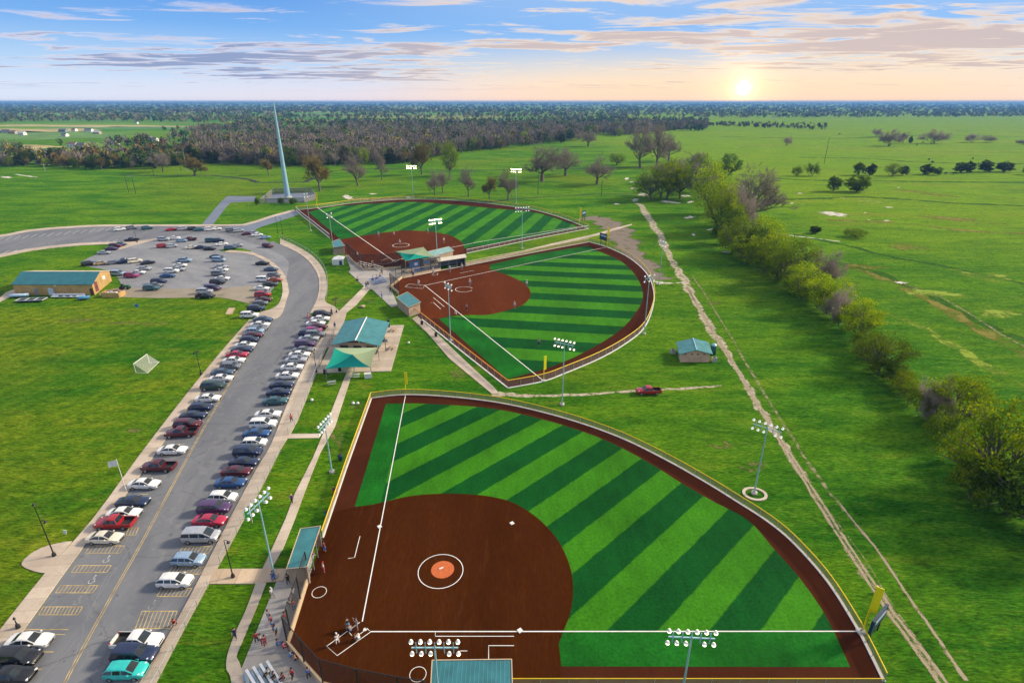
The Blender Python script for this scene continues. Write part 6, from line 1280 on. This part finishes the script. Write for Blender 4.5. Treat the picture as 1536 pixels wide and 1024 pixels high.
# clutter round the tan metal building
def boat(x, y, label, mt, L=5, rz=0):
    e = empty('covered_boat', P(x, y), R(rz), label=label, cat='boat'); st = [(-.5,.30,.75),(-.3,.42,.9),(0,.45,.95),(.25,.38,.95),(.42,.2,1.0),(.5,.02,1.05)]; vs = []; 
    for f, w_, h in st: vs += [(f*L, -w_*2.2, .55), (f*L, -w_*2.4, h), (f*L, 0, h + .35), (f*L, w_*2.4, h), (f*L, w_*2.2, .55), (f*L, 0, .25)]
    fs = [(i*6+j, i*6+(j+1)%6, i*6+6+(j+1)%6, i*6+6+j) for i in range(5) for j in range(6)] + [(5,4,3,2,1,0)]
    MB().add(vs, fs, 0, True).build('hull_cover', mt, e); t_ = MB(); t_.box((0,0,.22), (L*.9,.1,.1)); t_.box((-.5,0,.25), (.1,2,.1)); t_.build('trailer_frame', STEEL, e)
    for s in (-1, 1): MB().tube((-.5, s*1.0, .3), (-.5, s*1.2, .3), .3, n=12).build('wheel', TYRE, e)
TARP = M('pale_blue_tarp', (.42,.58,.75), .6, .25, .8)
boat(30,446,'pale blue tarp-covered boat at the left front of the tan building',TARP,6,5); boat(127,449.5,'small blue boat on the grass at the right front of the tan building',M('blue_tarp', (.06,.25,.45), .6),3.4,15)
e = empty('flatbed_trailer', P(48,452), R(6), label='black flatbed trailer with pale rails on the grass before the tan building', cat='trailer'); MB().box((0,0,.6), (8,2.6,.15)).build('deck', DRK, e); r_ = MB()
for sy in (-1.3, 1.3): r_.box((0,sy,.75), (8,.1,.18))
for sx in (-4,-1.3,1.3,4): r_.box((sx,0,.74), (.1,2.6,.16))
r_.build('rail', M('pale_rail', (.55,.62,.66), .5), e)
for sx in (-.6,.6):
    for sy in (-1.15,1.15): MB().tube((sx,sy-.1,.32), (sx,sy+.1,.32), .32, n=12).build('wheel', TYRE, e)
for i, x in enumerate((87, 97, 107, 118)):
    e = empty('stacked_bench', P(x, 446.5), R(3 + i * 2), label=f'pale stacked bench against the tan building, {NUM(i)} from the left', cat='bench', group='pale benches before the tan building'); MB().box((0,0,.5), (3.6,1.1,.12)).build('seat', M('bench_pale', (.62,.66,.74), .6), e); MB().box((0,.5,.95), (3.6,.12,.6)).build('backrest', M('bench_pale', (1,1,1)), e)
    for s in (-1.4, 1.4): MB().box((s,0,.25), (.12,.9,.5)).build('leg', STEEL, e)
p = P(171, 444); e = empty('open_dumpster', p, R(-4), label='tan open bin full of scrap at the right end of the tan building', cat='dumpster'); w_ = MB(); 
for c, d_ in (((0,-1.5,.8),(6,.15,1.6)),((0,1.5,.8),(6,.15,1.6)),((-2.93,0,.8),(.15,2.86,1.6)),((2.93,0,.8),(.15,2.86,1.6)),((0,0,.1),(5.7,2.86,.15))): w_.box(c, d_)
w_.build('bin_wall', TANW, e)
for i in range(7): MB().box((rnd.uniform(-2.3,2.3), rnd.uniform(-.9,.9), 1.2 + rnd.uniform(0,.5)), (rnd.uniform(.6,1.4), rnd.uniform(.4,1), .5), rz=rnd.uniform(0,3)).build('scrap', [WHT, M('rust_scrap', (.28,.10,.04), .9), GREYM][i % 3], e)
e = empty('mower_tractor', P(188,433.5), R(10), label='dark green mower tractor between the tan bin and the parked cars', cat='tractor'); MB().box((.5,0,1.0), (1.8,.9,.7)).build('bonnet', M('tractor_green', (.02,.13,.04), .5), e); MB().box((-.7,0,1.0), (1.0,1.2,.3)).build('fender', M('tractor_green', (1,1,1)), e); MB().box((-.7,0,1.5), (.6,.6,.6)).build('seat', BLKM, e); MB().tube((.1,0,1.3), (-.1,0,1.9), .04).build('steering_column', BLKM, e)
for x, r_ in ((-.8,.65),(1.1,.42)):
    for s in (-1, 1): MB().tube((x, s*.75-.15, r_), (x, s*.75+.15, r_), r_, n=14).build('wheel', TYRE, e)
e = empty('sign_stand', P(206,462), 0, label='small blue marker sign on the grass below the upper lot', cat='sign'); MB().box((0,0,.8), (1.0,.1,1.0)).build('panel', BLUE, e); MB().tube((0,.08,0), (0,.08,1.0), .05).build('post', STEEL, e)
e = empty('sign_stand', P(99,802), 0, label='small white marker sign on the grass beyond the lamp pad', cat='sign'); MB().box((0,0,.55), (.45,.06,.7), mat=Matrix.Rotation(.3, 3, 'Y')).build('panel', M('sign_white', (.62,.72,.74), .5), e); MB().tube((0,.05,0), (0,.05,.6), .03).build('post', STEEL, e)
for x, y, lb_ in ((530,606,'left of two white balls of cable on the lawn near the outfield corner'),(537,606,'right of two white balls of cable on the lawn near the outfield corner'),(613,515,'small white bucket alone on the lawn right of the pavilion'),(468,601,'small pale rock on the dark lawn by the narrow path')): o = MB().lathe([(.001,0),(.30,.05),(.34,.3),(.2,.5),(.001,.55)], n=9); tag(o.build('white_bucket', WHT, None, P(x, y)), lb_, 'bucket')
rk = MB().ball((0,0,.35), .9, n=9, sz=.5); rk.v = [(x + .15 * math.sin(y * 5), y + .12 * math.sin(z * 9), z) for x, y, z in rk.v]; tag(rk.build('boulder', M('tan_rock', (.42,.31,.19), .9, .25), None, P(544,461)), 'tan boulder on the lawn above the pavilion', 'boulder')
# utility and field poles farther off
for x, y, yt, lb_, arm in ((204,291,264,'right of two tall dark field poles on the far left meadow',1),(193,288,264,'left of two tall dark field poles on the far left meadow',0),(272,257,229,'left of two grey poles before the wood',1),(281,258,228,'right of two pale poles before the wood',1),(464,250,226,'pale pole with arm right of the spire',1),(684,247,222,'pale pole before the wood beyond the far outfield',1),(917,243,219,'white pole by the end of the dirt track',0),(1236,246,206,'thin leaning utility pole in the right-hand pasture',0),(231,263,247,'slim dark pole on the meadow left of the grey poles',0),(68,257,246,'short pale pole at the left edge of the meadow',0),(902,293,270,'slim green pole beside the creek',0),(807,292,262,'slim dark green pole in front of the leafless trees',0)):
    h = HT(x, y, yt); e = empty('utility_pole', P(x, y), 0, label=lb_, cat='pole', group='poles round the park'); MB().tube((0,0,-.2), (0,0,h), .24, .16, 7).build('pole', STEEL if 'pale' in lb_ or 'white' in lb_ else M('weathered_pole', (.06,.07,.06), .8), e)
    if arm: MB().box((-1.2,0,h-.3), (3.2,.3,.3)).build('arm', STEEL, e)
# houses and barns far off on the left, one by one
for i, (x, y, w_, c, rc) in enumerate([(10,199,16,0,0),(20,201,13,1,1),(34,203,10,0,2),(95,198,14,2,0),(112,197,8,0,1),(134,198,14,0,0),(146,201,12,1,2),(98,205,8,0,0),(10,227,15,0,1),(22,229,13,1,0),(32,229,10,0,2),(44,236,12,0,0),(56,235,10,2,1),(66,233,9,0,0),(110,221,12,0,1),(122,221,12,1,0),(172,217,9,0,0),(224,212,10,2,2),(232,212,9,0,0),(205,186,7,0,0),(2,240,14,0,0),(1003,183,16,0,1),(1016,181,12,1,0),(1160,178,10,0,0),(924,180,10,0,2),(366,195,8,0,0)]):
    p = P(x, y); h = 3.2 + (i % 3) * .6; wm = [WHT, M('house_tan', (.42,.36,.28), .8), M('house_blue', (.22,.28,.36), .8)][c]; rm_ = [M('slate_roof', (.09,.10,.13), .7), M('brown_roof', (.16,.11,.08), .7), M('pale_roof', (.42,.44,.48), .5)][rc]
    a, b = p + Vector((-w_/2, -4, 0)), p + Vector((w_/2, -4, 0)); c_ = p + Vector((w_/2, 5, 0))
    hs = gable('farm_house', a, b, c_, h, h + 2.6, wm, rm_, f'{["white","tan","blue-grey"][c]} house with {["dark","brown","pale"][rc]} roof in the far country, {NUM(i) if False else ["left","right"][x > 600]} side, ' + f'{NUM(sorted(q for q in [10,20,34,95,112,134,146,98,10.1,22,32,44,56,66,110,122,172,224,232,205,2,366] ).index(x if not (x == 10 and y > 220) else 10.1)) if x < 600 else NUM([924,1003,1016,1160].index(x))} along', 'house')[0]
    for f in (-.3, .05, .32): MB().box((w_ * f, -4.56, h * .5), (1.4, .12, 1.3)).build('window', DRK, hs)
for i, (x, y) in enumerate(((1259,202),(1375,219),(1384,215),(1393,241),(1398,245),(1519,181),(1459,239),(1432,262),(1418,262))):
    p = P(x, y); e = empty('cow', p, R(i * 70), label='dark cow grazing in the right-hand pasture, %s from the left' % NUM([1259,1375,1384,1393,1398,1418,1432,1459,1519].index(x)), cat='cow', group='cattle in the pasture'); k = 2.2
    nd = {'rump': ((-.75,0,1.15),(.30,.32)), 'mid': ((0,0,1.08),(.34,.40)), 'chest': ((.6,0,1.12),(.28,.36)), 'neck': ((.95,0,.95),(.16,.2)), 'poll': ((1.25,0,.62),.13), 'muzzle': ((1.45,0,.30),.08)}; ed = [('rump','mid'),('mid','chest'),('chest','neck'),('neck','poll'),('poll','muzzle')]
    for n_, x0, root in (('f', .55, 'chest'), ('h', -.75, 'rump')):
        for s in (-1, 1): nd[n_+str(s)] = ((x0, .22*s, .75), .12); nd[n_+'k'+str(s)] = ((x0 - (.08 if n_ == 'h' else -.02), .22*s, .42), .07); nd[n_+'o'+str(s)] = ((x0 + .02, .22*s, .04), .06); ed += [(root, n_+str(s)), (n_+str(s), n_+'k'+str(s)), (n_+'k'+str(s), n_+'o'+str(s))]
    if i == 0: cow = skin('body', nd, ed, 'mid', 1); cow.materials.append(M('cow_black', (.02,.017,.015), .8))
    o = bpy.data.objects.new('body', cow); COL.objects.link(o); o.parent = e; e.scale = (1.6,) * 3
